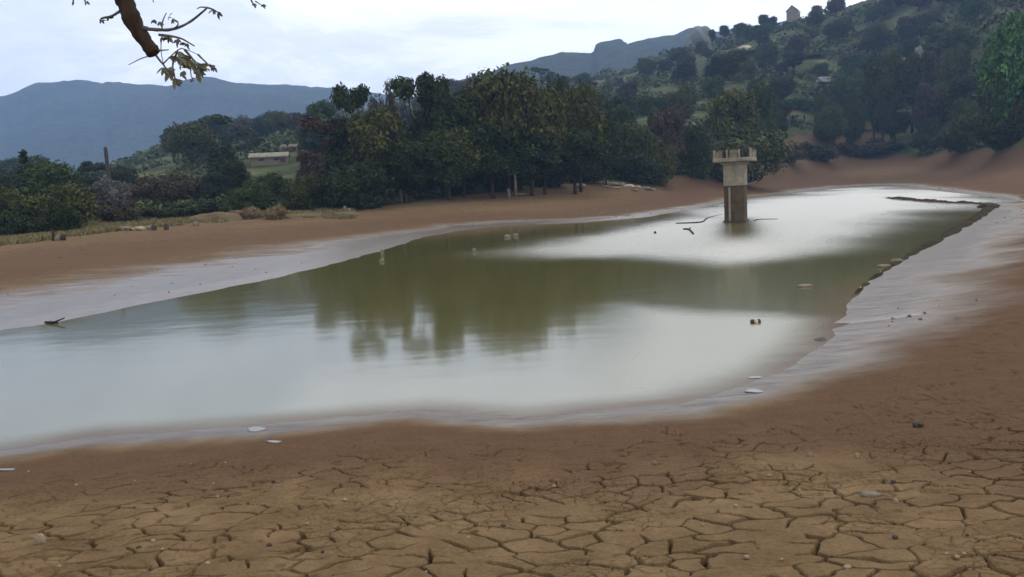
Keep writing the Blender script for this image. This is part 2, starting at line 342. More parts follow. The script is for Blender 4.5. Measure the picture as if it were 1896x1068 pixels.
# cracked mud under the camera: every crack is a real groove
ys = [PY0]
while ys[-1] < PY1: ys.append(ys[-1] + (.03 if ys[-1] < 3.3 else max(.0062, .0019 * ys[-1]) if ys[-1] < 7 else .0065 * ys[-1]))
ys = np.array(ys); xs = np.concatenate([np.linspace(-PX, -4.4, 90)[:-1], np.linspace(-4.4, 4.4, 1150), np.linspace(4.4, PX, 90)[1:]])
X, Y = np.meshgrid(xs, ys); x = X.ravel(); y = Y.ravel()
gx, gy = np.linspace(-PX, PX, 161), np.linspace(PY0, PY1 + .2, 111); GX, GY = np.meshgrid(gx, gy); coarse = terrain(GX, GY, True)
fx = (x - gx[0]) / (gx[1] - gx[0]); fy = (y - gy[0]) / (gy[1] - gy[0]); ix = np.clip(fx.astype(int), 0, 159); iy = np.clip(fy.astype(int), 0, 109); fx = fx - ix; fy = fy - iy
def lerp(a):
    a = a.reshape(111, 161); return (a[iy, ix] * (1 - fx) + a[iy, ix + 1] * fx) * (1 - fy) + (a[iy + 1, ix] * (1 - fx) + a[iy + 1, ix + 1] * fx) * fy
h, wet, veg, red, d = [lerp(a) for a in coarse]
def cracks(x, y, size, seed, squash=.72, warp=.30):
    xw = (x + warp * size * fbm(x / size * .9, y / size * .9, 3, seed)) / size; yw = (y + warp * size * fbm(x / size * .9, y / size * .9, 3, seed + 40)) / (size * squash)
    r1 = np.random.default_rng(seed); jx = r1.random((128, 128)); jy = r1.random((128, 128))
    xi = np.floor(xw).astype(int); yi = np.floor(yw).astype(int); P = []
    for i in (-1, 0, 1):
        for j in (-1, 0, 1):
            a, b = xi + i, yi + j; P.append((a + .08 + .84 * jx[a & 127, b & 127] - xw, b + .08 + .84 * jy[a & 127, b & 127] - yw))
    D = np.array([p[0] ** 2 + p[1] ** 2 for p in P]); k = D.argmin(0); ii = np.arange(len(x))
    vx = np.array([p[0] for p in P]); vy = np.array([p[1] for p in P]); ax, ay = vx[k, ii], vy[k, ii]; best = np.full(len(x), 9.)
    for m_ in range(9):
        ex, ey = vx[m_] - ax, vy[m_] - ay; l = np.sqrt(ex ** 2 + ey ** 2)
        with np.errstate(divide='ignore', invalid='ignore'):
            dd = ((ax + vx[m_]) * ex + (ay + vy[m_]) * ey) / (2 * l)
        best = np.where(l > 1e-6, np.minimum(best, dd), best)
    cell = jx[(xi + k // 3 - 1) & 127, (yi + k % 3 - 1) & 127]
    return best * size * (1 + squash) / 2, cell
c1, cell = cracks(x, y, .27, 3, .70, .48); c2, _ = cracks(x, y, .11, 9, .7, .5)
dryk = sstep(.9, 2.2, np.maximum(d, 0) + .7 * fbm(x * .6, y * .6, 3, 21))
wid = .0080 * np.clip(vnoise(x * 4.1, y * 5.2, 31) * 2.1 - .42, 0, 1.25) * (.2 + .8 * sstep(6.1, 4.3, y + .9 * fbm(x * .7, y * .7, 2, 33) - .12 * abs(x)))
g1 = (1 - sstep(wid * .8, wid * 1.1 + .003, c1)) * sstep(.0008, .003, wid)
g2 = (1 - sstep(.001, .006, c2)) * sstep(.40, .7, vnoise(x * 2.3, y * 2.3, 35)) * sstep(8, 5.5, y)
pit = sstep(.80, .86, vnoise(x * 9, y * 13, 51)) * sstep(.55, .75, vnoise(x * 1.1, y * 1.1, 52))
edge = sstep(0, .45, PX - abs(x)) * sstep(0, .3, y - PY0) * sstep(0, .6, PY1 - y)
hh = h.ravel() + edge * dryk * (-.09 * g1 - .014 * g2 - .02 * pit + .010 * (cell - .5) + .004 * sstep(0, .04, c1) - .004) + edge * .012 * dryk * fbm(x * 5, y * 7, 5, 55) + edge * .006 * fbm(x * 1.5, y * 9, 3, 57) * sstep(0, .5, d) - .012 * (1 - edge)
me = npmesh('cracked_mud', np.stack([x, y, hh], -1), grid_faces(len(ys), len(xs)), False)
fattr(me, 'wet', wet); fattr(me, 'veg', veg * 0); fattr(me, 'red', red)
tag(link('cracked_mud', me, GROUND), kind='structure')
# water sheet
yw = np.exp(np.linspace(math.log(12), math.log(240), 330)); sw = np.linspace(-.95, .95, 300)
X = sw[None, :] * yw[:, None]; Y = np.repeat((yw - 7)[:, None], 300, 1)
RP = np.array([on_z(*p)[:2] for p in [(900, 466), (1000, 442), (1150, 417), (1230, 400), (1340, 374), (1500, 350), (1640, 340), (1900, 350), (1880, 372), (1815, 388), (1715, 428), (1580, 470), (1440, 486), (1330, 498), (1210, 488), (1120, 482), (1000, 483), (920, 474)]])
SPk, SP = SP, RP; rd = sdf(X, Y); SP = SPk
rdist = np.hypot(X.ravel(), Y.ravel())
ripple = sstep(.055, -.11, rd / rdist + .07 * fbm(X.ravel() * .16, Y.ravel() * .05, 4, 61))
RP = np.array([on_z(*p)[:2] for p in [(1150, 565), (1300, 575), (1440, 580), (1545, 588), (1520, 640), (1420, 695), (1250, 735), (1100, 745), (1080, 680), (1130, 620)]])
SPk, SP = SP, RP; rd = sdf(X, Y); SP = SPk
blur = sstep(.06, -.08, rd / rdist + .05 * fbm(X.ravel() * .3, Y.ravel() * .12, 3, 66))
tx, ty = on_z(1369, 411)[:2]; yy = Y.ravel(); lee = np.exp(-((X.ravel() - tx * yy / ty) / 1.05) ** 2) * sstep(29, 40, yy) * sstep(58, 47, yy)
ripple = ripple * (1 - .85 * lee); blur = np.maximum(blur, .22 * np.exp(-((X.ravel() - tx * yy / ty) / 1.6) ** 2) * sstep(33, 27, yy))
me = npmesh('water', np.stack([X, Y, X * 0], -1).reshape(-1, 3), grid_faces(330, 300), True); fattr(me, 'ripple', ripple); fattr(me, 'blur', blur); wd_ = -sdf(X, Y); fattr(me, 'shallow', sstep(.8, -.1, wd_ / np.clip(rdist / 11, .6, 1.6)) * sstep(26, 10, Y.ravel()))
tag(link('water', me, WATER), kind='structure')
# raised lip of mud hooking round; its dark colour also imitates the shore reflection
g = NT('wet mud and dark reflection'); n_ = g.noise(1.2, 5, .6, g.pos()); LIP = g.surf(g.ramp(n_, (.3, (.020, .016, .009)), (.7, (.048, .037, .022))), .9, .03, g.bump(g.noise(5, 5, .6, g.pos()), .7, .08))
lp = np.array([on_z(*p)[:2] for p in [(1634, 365.5), (1660, 368), (1700, 372), (1745, 375), (1790, 377), (1830, 379.5), (1838, 383), (1812, 402), (1780, 420), (1748, 439), (1700, 464), (1655, 490), (1610, 520), (1575, 553), (1556, 590)]])
seg = np.r_[0, np.cumsum(np.linalg.norm(np.diff(lp, axis=0), axis=1))]; tt = np.linspace(0, seg[-1], 420); lx, ly = np.interp(tt, seg, lp[:, 0]), np.interp(tt, seg, lp[:, 1])
ker = np.ones(9) / 9; lx = np.convolve(np.pad(lx, 4, 'edge'), ker, 'valid'); ly = np.convolve(np.pad(ly, 4, 'edge'), ker, 'valid')
tx_, ty_ = np.gradient(lx), np.gradient(ly); ln = np.hypot(tx_, ty_); nx_, ny_ = -ty_ / ln, tx_ / ln
hw = np.clip(ly / 60, .3, 1) * .65 * (1 + .4 * fbm(tt * .35, tt * 0, 3, 81)) * sstep(0, 6, tt) * sstep(0, 8, seg[-1] - tt) + .02; ac = np.linspace(-1, 1, 13)
X = lx[:, None] + nx_[:, None] * ac * hw[:, None]; Y = ly[:, None] + ny_[:, None] * ac * hw[:, None]
Z = -.12 + (hw[:, None] * .26 + .10) * (1 - ac ** 2) * (1 + .5 * fbm(X * 1.3, Y * 1.3, 3, 82))
tag(link('mud_reflection_lip', npmesh('mud_reflection_lip', np.stack([X, Y, Z], -1).reshape(-1, 3), grid_faces(420, 13), True), LIP), kind='structure')
# far hills
def far_hill(name, prof, D, depth, seed, amp):
    p = np.array([at_d(a, b, D) for a, b in prof]); n = 260; m_ = 60
    xs = np.linspace(p[0, 0], p[-1, 0], n); zr = np.interp(xs, p[:, 0], p[:, 2]); t = np.linspace(-1, .6, m_)
    X = np.repeat(xs[None], m_, 0) * (1 + t[:, None] * depth / D); Y = np.repeat((D + t * depth)[:, None], n, 1)
    Z = zr[None] * np.cos(np.clip(abs(t[:, None]), 0, 1) * math.pi / 2) ** 1.1
    Z = Z + amp * fbm(X * .006, Y * .006, 5, seed) * np.sin(np.clip(-t[:, None], 0, 1) * math.pi) + amp * .12 * fbm(X * .03, Y * .03, 4, seed + 1)
    Z = np.where(t[:, None] <= -.999, -1, Z)
    tag(link(name, npmesh(name, np.stack([X, Y, Z], -1).reshape(-1, 3), grid_faces(m_, n), True), HILL), kind='structure')
far_hill('far_hill', [(-900, 330), (-500, 260), (-250, 222), (0, 190), (40, 180), (70, 169), (130, 160), (140, 158), (190, 164), (195, 158), (280, 160), (310, 167), (340, 158), (370, 156), (420, 160), (500, 166), (620, 168), (760, 186), (900, 230), (1100, 300)], 1700, 700, 71, 40)
far_hill('distant_ridge', [(760, 240), (850, 170), (930, 142), (985, 132), (1000, 126), (1040, 113), (1098, 113), (1104, 97), (1150, 86), (1160, 95), (1200, 84), (1250, 77), (1275, 62), (1310, 58), (1320, 66), (1450, 45), (1700, 20), (2000, 20)], 1150, 500, 73, 24)
# ------------------------------------------------------------------ trees
def crown_mesh(name, lobes, n, size, seed, gap=.0):
    r = np.random.default_rng(seed); vol = np.array([a[3] * a[4] * a[5] for a in lobes]) ** .7; pick = r.choice(len(lobes), n, p=vol / vol.sum())
    Lb = np.array(lobes)[pick]
    u = r.normal(size=(n, 3)); u /= np.linalg.norm(u, axis=1)[:, None]
    q = r.random(n) ** .42
    lump = 1 + .22 * np.sin(u[:, 0] * 5 + Lb[:, 0] * 3 + seed) * np.cos(u[:, 1] * 6 + Lb[:, 2] * 2) + .12 * np.sin(u[:, 2] * 11 + u[:, 0] * 9)
    c = Lb[:, :3] + u * Lb[:, 3:6] * (q * lump)[:, None]
    if gap > 0:
        keep = fbm(c[:, 0] * .9 + c[:, 2] * .55, c[:, 1] * .9 - c[:, 2] * .8, 3, seed) > -1 + gap
        c, u = c[keep], u[keep]; n = len(c)
    nrm = u * .6 + r.normal(size=(n, 3)) * .75 + np.array((0, 0, .3)); nrm /= np.linalg.norm(nrm, axis=1)[:, None]
    a = np.cross(nrm, r.normal(size=(n, 3))); a /= np.linalg.norm(a, axis=1)[:, None]; b = np.cross(nrm, a)
    s = size * (.55 + .9 * r.random(n))[:, None]
    v = np.stack([c - a * s, c - b * s * .55 + nrm * s * .12, c + a * s, c + b * s * .55 + nrm * s * .12], 1).reshape(-1, 3)
    return npmesh(name, v, np.arange(4 * n).reshape(n, 4))
def trunk_mesh(name, lobes, seed, r0=.24, lean=.3, multi=1):
    rr_ = random.Random(seed); mb = MB(); top = max(a[2] for a in lobes)
    for k in range(multi):
        ox, oy = (rr_.uniform(-.35, .35), rr_.uniform(-.3, .3)) if multi > 1 else (0, 0); dx, dy = rr_.uniform(-lean, lean) * (1 + multi * .5), rr_.uniform(-lean, lean)
        n = 7; pts = [(ox + dx * (i / n) ** 1.3 * 2 + rr_.uniform(-.08, .08), oy + dy * (i / n) * 2 + rr_.uniform(-.08, .08), -.25 + (top + .1) * i / n) for i in range(n + 1)]
        mb.tube(pts, [r0 * (1.35 if i == 0 else 1) * (1 - .8 * i / n) for i in range(n + 1)], 8, .08)
    for i, a in enumerate(lobes):
        z0 = max(.9, a[2] * rr_.uniform(.35, .6)); t = z0 / (top + .1); p0 = Vector((dx * t ** 1.3 * 2, dy * t * 2, z0)); p1 = Vector(a[:3]) + Vector((0, 0, a[5] * .3)); md = p0.lerp(p1, .5) + Vector((rr_.uniform(-.2, .2), rr_.uniform(-.2, .2), .25))
        mb.tube([p0, md, p1], [r0 * .45, r0 * .28, r0 * .07], 6, .08)
    me = bpy.data.meshes.new(name); me.from_pydata(mb.v, [], mb.f); me.polygons.foreach_set('use_smooth', [True] * len(mb.f)); me.update(); return me
def lob(seed, n, w, z0, z1, rad, flat=.75, top=1.0):
    r = random.Random(seed); out = []
    for i in range(n):
        z = r.uniform(z0, z1); k = 1 - .55 * abs((z - (z0 + z1) / 2) / ((z1 - z0) / 2 + .01)) * top
        an = i * 2.399 + r.uniform(-.4, .4); q = w * k * math.sqrt(r.uniform(.12, 1)); s = rad * r.uniform(.7, 1.25)
        out.append((math.cos(an) * q, math.sin(an) * q, z, s, s, s * flat))
    return out
# every crown is about 10 m tall, 8-10 m wide before it is scaled
KIND = {}
def kind(nm, lobes, n, size, seed, gap, r0=.24, lean=.25, multi=1):
    KIND[nm] = (crown_mesh(nm + ' crown', lobes, n, size, seed, gap), trunk_mesh(nm + ' trunk', lobes, seed, r0, lean, multi), max(a[2] + a[5] for a in lobes), 2 * max(math.hypot(a[0], a[1]) + a[3] * .85 for a in lobes))
kind('broad', lob(1, 17, 3.6, 3.6, 8.4, 1.65), 15000, .20, 101, .62)
kind('dome', lob(2, 15, 3.3, 3.0, 7.6, 1.9, .8), 15000, .20, 102, .5)
kind('tall', lob(3, 15, 1.7, 2.8, 9.0, 1.15, .95), 12000, .19, 103, .62)
kind('ragged', lob(4, 13, 3.0, 3.4, 8.9, 1.05, .7, .5), 8500, .19, 104, .72, .2)
kind('sparse', lob(5, 15, 2.4, 3.2, 9.0, 1.0, .7, .4), 5600, .17, 105, .78, .16, .35, 2)
kind('bush', lob(6, 16, 3.9, 1.1, 5.0, 2.0, .8, .7), 15000, .21, 106, .45, .14, .4, 3)
kind('shrub', lob(7, 11, 4.0, .9, 3.6, 1.6, .8, .6), 9000, .2, 107, .6, .1, .5, 3)
kind('spire', [(0, 0, 1.6 + i * .95, 1.75 - i * .19, 1.75 - i * .19, 1.0) for i in range(9)], 9000, .18, 108, .6, .2, .08)
kind('umbrella', lob(9, 13, 3.9, 7.0, 8.6, 1.35, .5, .3), 10000, .19, 109, .6, .2)
matmesh = {}
def leafmesh(k, c):
    if (k, c) not in matmesh:
        me = KIND[k][0].copy(); me.materials.clear(); me.materials.append(LEAF[c]); matmesh[(k, c)] = me
    return matmesh[(k, c)]
for k in KIND: KIND[k][1].materials.append(BARK)
def tree(px, ptop, D, wpx, k, c, label, name='tree', group=None, cat=None, sink=0.15):
    if px > 1380: D = max(D, float(np.interp((px - W / 2) / F, tr, tl[:, 1])) + 4)
    if group == GC: wpx *= 1.28
    p = at_d(px, ptop, D); zg = H(p[0], D) - sink; hgt = max(p[2] - zg, 1.0); wm = wpx * D / F
    cm, tm, th, tw = KIND[k]
    e = bpy.data.objects.new(name, None); sc.collection.objects.link(e); e.empty_display_size = .5
    e.location = (p[0], D, zg); e.rotation_euler = (0, 0, rnd.uniform(0, 6.28)); sx = wm / tw * rnd.uniform(.97, 1.05); e.scale = (sx, sx, hgt / th)
    tag(e, label, cat or name, group)
    link('trunk', tm, None, e); link('crown', leafmesh(k, c), None, e)
    return e
T = tree
GL, GC, GR = 'trees on the left bank', 'trees of the dark grove across the pond', 'trees on the right bank'
# left bank
T(42, 277, 84, 70, 'spire', 'dark', 'dark tree with a pointed top, tallest at the far left', group=GL)
T(12, 318, 72, 90, 'dome', 'blue', 'grey green rounded tree cut by the left edge of the picture', group=GL)
T(88, 300, 74, 110, 'dome', 'green', 'dark green round-topped tree just right of the pointed dark tree', group=GL)
T(20, 345, 63, 130, 'bush', 'olive', 'wide dull olive bush at the left edge, low above the shore', 'bush', 'bushes on the left bank')
T(100, 336, 62, 150, 'bush', 'olive', 'big light olive dome-shaped bush on the left bank', 'bush', 'bushes on the left bank')
T(112, 374, 58.5, 82, 'bush', 'dark', 'black-green bush in front of the big olive dome-shaped bush', 'bush', 'bushes on the left bank')
T(30, 392, 58, 110, 'shrub', 'dark', 'low blackish bush at the foot of the left bank, by the left edge', 'bush', 'bushes on the left bank')
T(150, 318, 88, 70, 'dome', 'blue', 'blue-green tree left of the thin dark post', group=GL)
T(175, 298, 118, 60, 'umbrella', 'blue', 'hazy flat-topped tree right behind the thin dark post', group=GL)
T(206, 330, 72, 80, 'dome', 'grey', 'grey-green sparse tree between the olive bush and the brown thicket', group=GL)
T(228, 305, 105, 60, 'broad', 'blue', 'dim bluish tree behind the grey-green sparse tree', group=GL)
T(262, 325, 88, 100, 'bush', 'brown', 'left half of the brown leafless thicket above the sandy bank', 'thicket')
T(335, 318, 90, 110, 'bush', 'brown', 'right half of the brown leafless thicket above the sandy bank', 'thicket')
T(215, 372, 68, 90, 'shrub', 'brown', 'low dark brown scrub left of the straw bushes', 'scrub')
T(300, 378, 72, 130, 'shrub', 'dark', 'low blackish scrub below the brown thicket', 'scrub')
T(380, 370, 74, 130, 'shrub', 'dark', 'low dark green scrub behind the first straw bush', 'scrub')
T(318, 236, 200, 44, 'tall', 'blue', 'hazy upright tree with a flat cap, left end of the far row', group=GL)
T(366, 238, 190, 26, 'spire', 'blue', 'thin dark cypress-like tree in the far row left of centre', group=GL)
T(400, 222, 215, 52, 'dome', 'blue', 'hazy block-shaped tree standing highest in the far left row', group=GL)
T(440, 232, 230, 60, 'broad', 'brown', 'brownish hazy tree right of the block-shaped far tree', group=GL)
T(490, 212, 240, 62, 'dome', 'blue', 'round blue-grey hazy tree left of the brown-leaved tree', group=GL)
T(548, 208, 225, 40, 'tall', 'brown', 'narrow hazy tree just left of the brown-leaved tree', group=GL)
T(408, 264, 98, 62, 'tall', 'blue', 'dark upright tree alone above the straw bushes', group=GL)
T(432, 296, 90, 62, 'dome', 'dark', 'dark rounded tree to the right of the dark upright tree', group=GL)
T(392, 318, 88, 60, 'broad', 'blue', 'blue-green low tree at the foot of the dark upright tree', group=GL)
T(458, 332, 80, 84, 'bush', 'green', 'bright green bush right behind the two straw bushes', 'bush', 'bushes on the left bank')
T(508, 318, 90, 90, 'bush', 'olive', 'olive loose-crowned tree behind the round straw bush', group=GL)
T(562, 318, 80, 96, 'bush', 'olive', 'yellow-olive bush right of the round straw bush', 'bush', 'bushes on the left bank')
# grove
T(612, 214, 86, 90, 'ragged', 'brown', 'brown-leaved tree at the left end of the dark grove', group=GC)
T(575, 275, 92, 70, 'broad', 'brown', 'small brownish tree below and left of the brown-leaved tree', group=GC)
T(652, 154, 83, 66, 'ragged', 'dark', 'slender crooked tree with a round tuft on top, left of the grove', group=GC)
T(645, 230, 84, 100, 'broad', 'dark', 'dark tree filling the space under the round-tufted slender tree', group=GC)
T(700, 196, 82, 110, 'broad', 'olive', 'olive tree under the grey half-bare treetop', group=GC)
T(705, 147, 92, 60, 'sparse', 'grey', 'grey half-bare tree arching above the left of the grove', group=GC)
T(766, 141, 88, 84, 'ragged', 'dark', 'dark ragged tree right of the grey half-bare tree', group=GC)
T(808, 139, 90, 52, 'tall', 'dark', 'narrow dark tree with a square top in the grove', group=GC)
T(850, 137, 96, 66, 'sparse', 'grey', 'pale sparse treetop between the square-topped tree and the olive dome', group=GC)
T(848, 162, 89, 90, 'broad', 'dark', 'dark tree beneath the pale sparse treetop', group=GC)
T(930, 130, 92, 140, 'dome', 'olive', 'largest olive tree with a smooth dome, highest in the grove', group=GC)
T(1000, 164, 94, 84, 'dome', 'olive', 'rounded dark tree just right of the largest olive dome', group=GC)
T(1028, 142, 104, 56, 'dome', 'dark', 'small dark round top peeping out right of the largest olive dome', group=GC)
T(1068, 152, 100, 86, 'dome', 'olive', 'tall rounded tree at the right end of the dark grove', group=GC)
T(655, 296, 79, 150, 'bush', 'dark', 'wide black-green bush at the left foot of the grove', 'bush', 'bushes at the foot of the grove')
T(745, 250, 83, 110, 'broad', 'dark', 'dark tree leaning over the sand at the left middle of the grove', group=GC)
T(825, 235, 85, 110, 'dome', 'olive', 'dull olive tree at the front of the grove, below the square-topped tree', group=GC)
T(905, 225, 88, 120, 'broad', 'dark', 'dark tree at the front of the grove under the largest olive dome', group=GC)
T(980, 235, 92, 110, 'broad', 'dark', 'dark tree at the front of the grove left of its right end', group=GC)
T(1060, 230, 97, 100, 'broad', 'dark', 'dark low-crowned tree at the front right end of the grove', group=GC)
for i, (a, b, D, w) in enumerate([(770, 318, 86.5, 100), (850, 305, 89, 110), (930, 300, 92, 110), (1005, 296, 97, 100), (1085, 285, 104, 100)]):
    T(a, b, D + 6, w, 'bush', 'dark', 'blackish undergrowth bush between the trunks of the grove', 'bush', 'undergrowth bushes in the grove')
for i, (a, b, D, w, c) in enumerate([(690, 262, 98, 90, 'dark'), (790, 232, 104, 100, 'dark'), (880, 205, 106, 110, 'olive'), (960, 212, 108, 100, 'dark'), (1035, 214, 114, 90, 'dark'), (1095, 238, 118, 80, 'dark')]):
    T(a, b, D, w, 'bush', c, 'dark crown seen deep inside the grove behind its front trees', 'tree', 'trees deep inside the grove')
# right of the grove
T(1118, 206, 108, 66, 'dome', 'dark', 'small dark tree in the gap right of the grove', group=GR)
T(1150, 192, 150, 62, 'broad', 'green', 'soft green tree behind the gap right of the grove', group=GR)
T(1172, 222, 118, 76, 'broad', 'olive', 'olive tree midway between the grove and the tower', group=GR)
T(1200, 176, 190, 60, 'dome', 'green', 'distant green tree above the olive tree left of the tower', group=GR)
T(1238, 196, 125, 84, 'broad', 'brown', 'purplish brown tree left of the yellow-green tree', group=GR)
T(1212, 245, 118, 80, 'bush', 'olive', 'olive bush below the purplish brown tree', 'bush', GR)
T(1282, 232, 128, 70, 'dome', 'dark', 'dark tree touching the left of the yellow-green tree', group=GR)
T(1285, 272, 130, 90, 'bush', 'green', 'dark green bush on the bank left of the tower', 'bush', GR)
T(1175, 282, 116, 120, 'bush', 'dark', 'black bush overhanging the row of pale rocks on the far shore', 'bush', GR)
T(1352, 164, 142, 128, 'broad', 'yellow', 'yellow-green tree standing right behind the concrete tower', group=GR)
T(1405, 150, 150, 74, 'broad', 'green', 'light green tree behind the right shoulder of the yellow-green tree', group=GR)
T(1362, 228, 138, 190, 'bush', 'olive', 'olive bush directly behind the top of the tower', 'bush', GR)
T(1425, 215, 158, 60, 'broad', 'brown', 'brownish tree right of the tower above the earth bank', group=GR)
# earth bank and slope on the right
T(1618, 96, 215, 48, 'tall', 'dark', 'first from the left of the tall dark row above the earth bank', group=GR)
T(1652, 90, 218, 48, 'tall', 'olive', 'second from the left of the tall dark row above the earth bank', group=GR)
T(1690, 96, 214, 50, 'tall', 'dark', 'third from the left of the tall dark row above the earth bank', group=GR)
T(1722, 92, 222, 42, 'tall', 'brown', 'last on the right of the tall dark row above the earth bank', group=GR)
T(1635, 140, 205, 60, 'broad', 'dark', 'shorter dark tree in front of the left of the tall dark row', group=GR)
T(1715, 150, 200, 60, 'broad', 'brown', 'shorter brownish tree in front of the right of the tall dark row', group=GR)
T(1540, 196, 205, 60, 'dome', 'green', 'round green bush-like tree on the meadow left of the tall dark row', group=GR)
T(1580, 188, 208, 50, 'dome', 'dark', 'dark round tree at the left foot of the tall dark row', group=GR)
T(1500, 108, 300, 54, 'dome', 'dark', 'dark square-looking tree high on the slope above the earth bank', group=GR)
T(1388, 96, 330, 60, 'broad', 'dark', 'dark tree high on the slope above the yellow-green tree', group=GR)
T(1570, 135, 260, 34, 'tall', 'dark', 'dark small tree beside the pale rocks on the slope', group=GR)
T(1565, 165, 250, 40, 'dome', 'dark', 'low black tree under the pale rocks on the slope', group=GR)
T(1455, 140, 280, 40, 'tall', 'blue', 'dim upright tree left of the pale rocks on the slope', group=GR)
T(1480, 180, 235, 70, 'bush', 'bright', 'bright green bush on the meadow right of the tower', 'bush', GR)
T(1882, 26, 128, 130, 'dome', 'bright', 'bright green tree at the upper right edge of the picture', group=GR)
T(1850, 98, 124, 80, 'broad', 'green', 'dark green tree beneath the bright green tree at the right edge', group=GR)
T(1800, 190, 140, 90, 'bush', 'olive', 'olive bush on the slope left of the dark green right-edge tree', 'bush', GR)
T(1865, 165, 120, 110, 'bush', 'olive', 'large olive bush under the bright green tree', 'bush', GR)
T(1790, 228, 136, 120, 'bush', 'dark', 'black-green bush above the sand at the right, left one of two', 'bush', GR)
T(1875, 215, 117, 120, 'bush', 'dark', 'black-green bush above the sand at the right edge', 'bush', GR)
T(1730, 246, 152, 100, 'shrub', 'dark', 'dark low bush at the right end of the earth bank', 'bush', GR)
T(1640, 262, 172, 80, 'shrub', 'dark', 'dark low bush below the culvert on the earth bank', 'bush', GR)
T(1510, 262, 182, 110, 'shrub', 'dark', 'blackish shrub on the brown earth bank, left one right of the tower', 'bush', GR)
T(1590, 258, 188, 120, 'shrub', 'brown', 'dark brown shrub on the earth bank left of the culvert', 'bush', GR)
T(1460, 270, 168, 70, 'shrub', 'brown', 'small brown shrub on the earth bank nearest the tower', 'bush', GR)
# woods on the hillside: nothing in the photograph tells these apart
def wood(n, px0, px1, f0, f1, kinds, label, group, wp, seed):
    r = random.Random(seed)
    for i in range(n):
        px = r.uniform(px0, px1); q = (px - W / 2) / F
        Dt, Dr = float(np.interp(q, tr, tl[:, 1])), float(np.interp(q, rr, rg[:, 1])); D = Dt + (Dr - Dt) * r.uniform(f0, f1)
        if 430 < px < 590 and D < 158: continue
        x = q * D; z = H(x, D); hg = r.uniform(5.5, 10) ; k, c = r.choice(kinds)
        cm, tm, th, tw = KIND[k]
        e = bpy.data.objects.new('tree', None); sc.collection.objects.link(e); e.location = (x, D, z - .3); e.rotation_euler = (0, 0, r.uniform(0, 6.28))
        w_ = hg * r.uniform(.75, 1.25) / tw * wp; e.scale = (w_, w_, hg / th); tag(e, label, 'tree', group)
        link('trunk', tm, None, e); link('crown', leafmesh(k, c), None, e)
dk = [('dome', 'dark'), ('broad', 'green'), ('bush', 'green'), ('broad', 'blue'), ('ragged', 'green'), ('dome', 'olive'), ('bush', 'olive'), ('broad', 'brown')]
wood(46, 960, 1420, .12, .86, dk, 'small misty tree in the woods on the hillside between grove and tower', 'trees on the middle hillside', 1.1, 1)
wood(44, 1420, 1850, .38, .86, dk + [('dome', 'brown'), ('broad', 'brown')], 'small dim tree on the high misty hillside above the earth bank', 'trees on the high right hillside', 1.1, 2)
wood(26, 1440, 1800, .05, .32, [('dome', 'green'), ('bush', 'green'), ('broad', 'dark'), ('bush', 'olive')], 'green tree on the lower slope between the tower and the right edge', 'trees on the lower right slope', .9, 3)
wood(40, 350, 960, .2, .8, dk + [('dome', 'brown')], 'hazy tree on the low wooded rise behind the left bank', 'trees on the low left rise', 1.2, 4)
wood(8, -60, 110, .35, .8, dk, 'dim tree on the low ground under the blue hill', 'trees under the blue hill', 1.1, 5)
for i, (a, b, w, k, c, lb) in enumerate([(1318, 54, 16, 'tall', 'dark', 'dark upright tree on the skyline, first right of the grey-blue crag'), (1341, 46, 22, 'dome', 'dark', 'round tree on the skyline right of the dark upright one'), (1370, 42, 34, 'broad', 'green', 'green loose tree on the skyline above the yellow-green tree'),
        (1414, 26, 24, 'dome', 'dark', 'dark knob-like tree on the skyline left of the gabled house'), (1430, 30, 26, 'broad', 'blue', 'bluish tree beside the dark knob-like skyline tree'), (1513, 9, 24, 'dome', 'olive', 'small round tree on the skyline right of the gabled house'), (1550, 0, 40, 'broad', 'blue', 'wide blue-grey tree where the skyline leaves the top of the picture'),
        (1157, 78, 9, 'tall', 'dark', 'tiny dark tree alone at the notch of the distant skyline'), (1192, 76, 14, 'dome', 'dark', 'tiny round tree on the distant skyline right of the notch'), (392, 148, 16, 'dome', 'dark', 'tiny round tree on the crest of the blue hill'), (587, 160, 14, 'dome', 'dark', 'tiny tree at the right end of the blue hill crest')]):
    far = 1150 if 1150 < a < 1200 else 1700 if a < 700 else 405 - (a - 1318) * .08
    p = at_d(a, b, far); hg = {1150: 9, 1700: 16}.get(far, 7.5); cm, tm, th, tw = KIND[k]
    e = bpy.data.objects.new('tree', None); sc.collection.objects.link(e); e.location = (p[0], far, p[2] - hg); w_ = w * far / F / tw; e.scale = (w_, w_, hg / th); tag(e, lb, 'tree', 'trees on the skyline')
    link('trunk', tm, None, e); link('crown', leafmesh(k, c), None, e)
# undergrowth over the slopes
r = np.random.default_rng(77); nb_ = 5200
q = r.uniform(-.75, .8, nb_); open_ = (q > -.345) & (q < -.235); Dt, Dr = np.interp(q, tr, tl[:, 1]), np.interp(q, rr, rg[:, 1]); D = Dt + 2 + (Dr - Dt) * r.random(nb_) ** 1.35; D = np.where((q > .30) & (q < .50), np.maximum(D, Dt + 30 + 30 * r.random(nb_)), D)
bx, by = q * D, D; keep = (fbm(bx * .035, by * .035, 3, 91) > -.15) & ~(open_ & (by > 108) & (by < 160)); bx, by = bx[keep], by[keep]; bz = terrain(bx, by); nb_ = len(bx); k = 34
sz = (r.uniform(.8, 2.4, nb_) * np.clip(by / 190, .55, 1.6))[:, None]
u = r.normal(size=(nb_, k, 3)); u /= np.linalg.norm(u, axis=2)[..., None]; u[..., 2] = abs(u[..., 2]); rad = r.random((nb_, k)) ** .4 * sz
c = np.stack([bx[:, None] + u[..., 0] * rad * 1.3, by[:, None] + u[..., 1] * rad * 1.3, bz[:, None] + u[..., 2] * rad], -1).reshape(-1, 3); u = u.reshape(-1, 3); n = len(c)
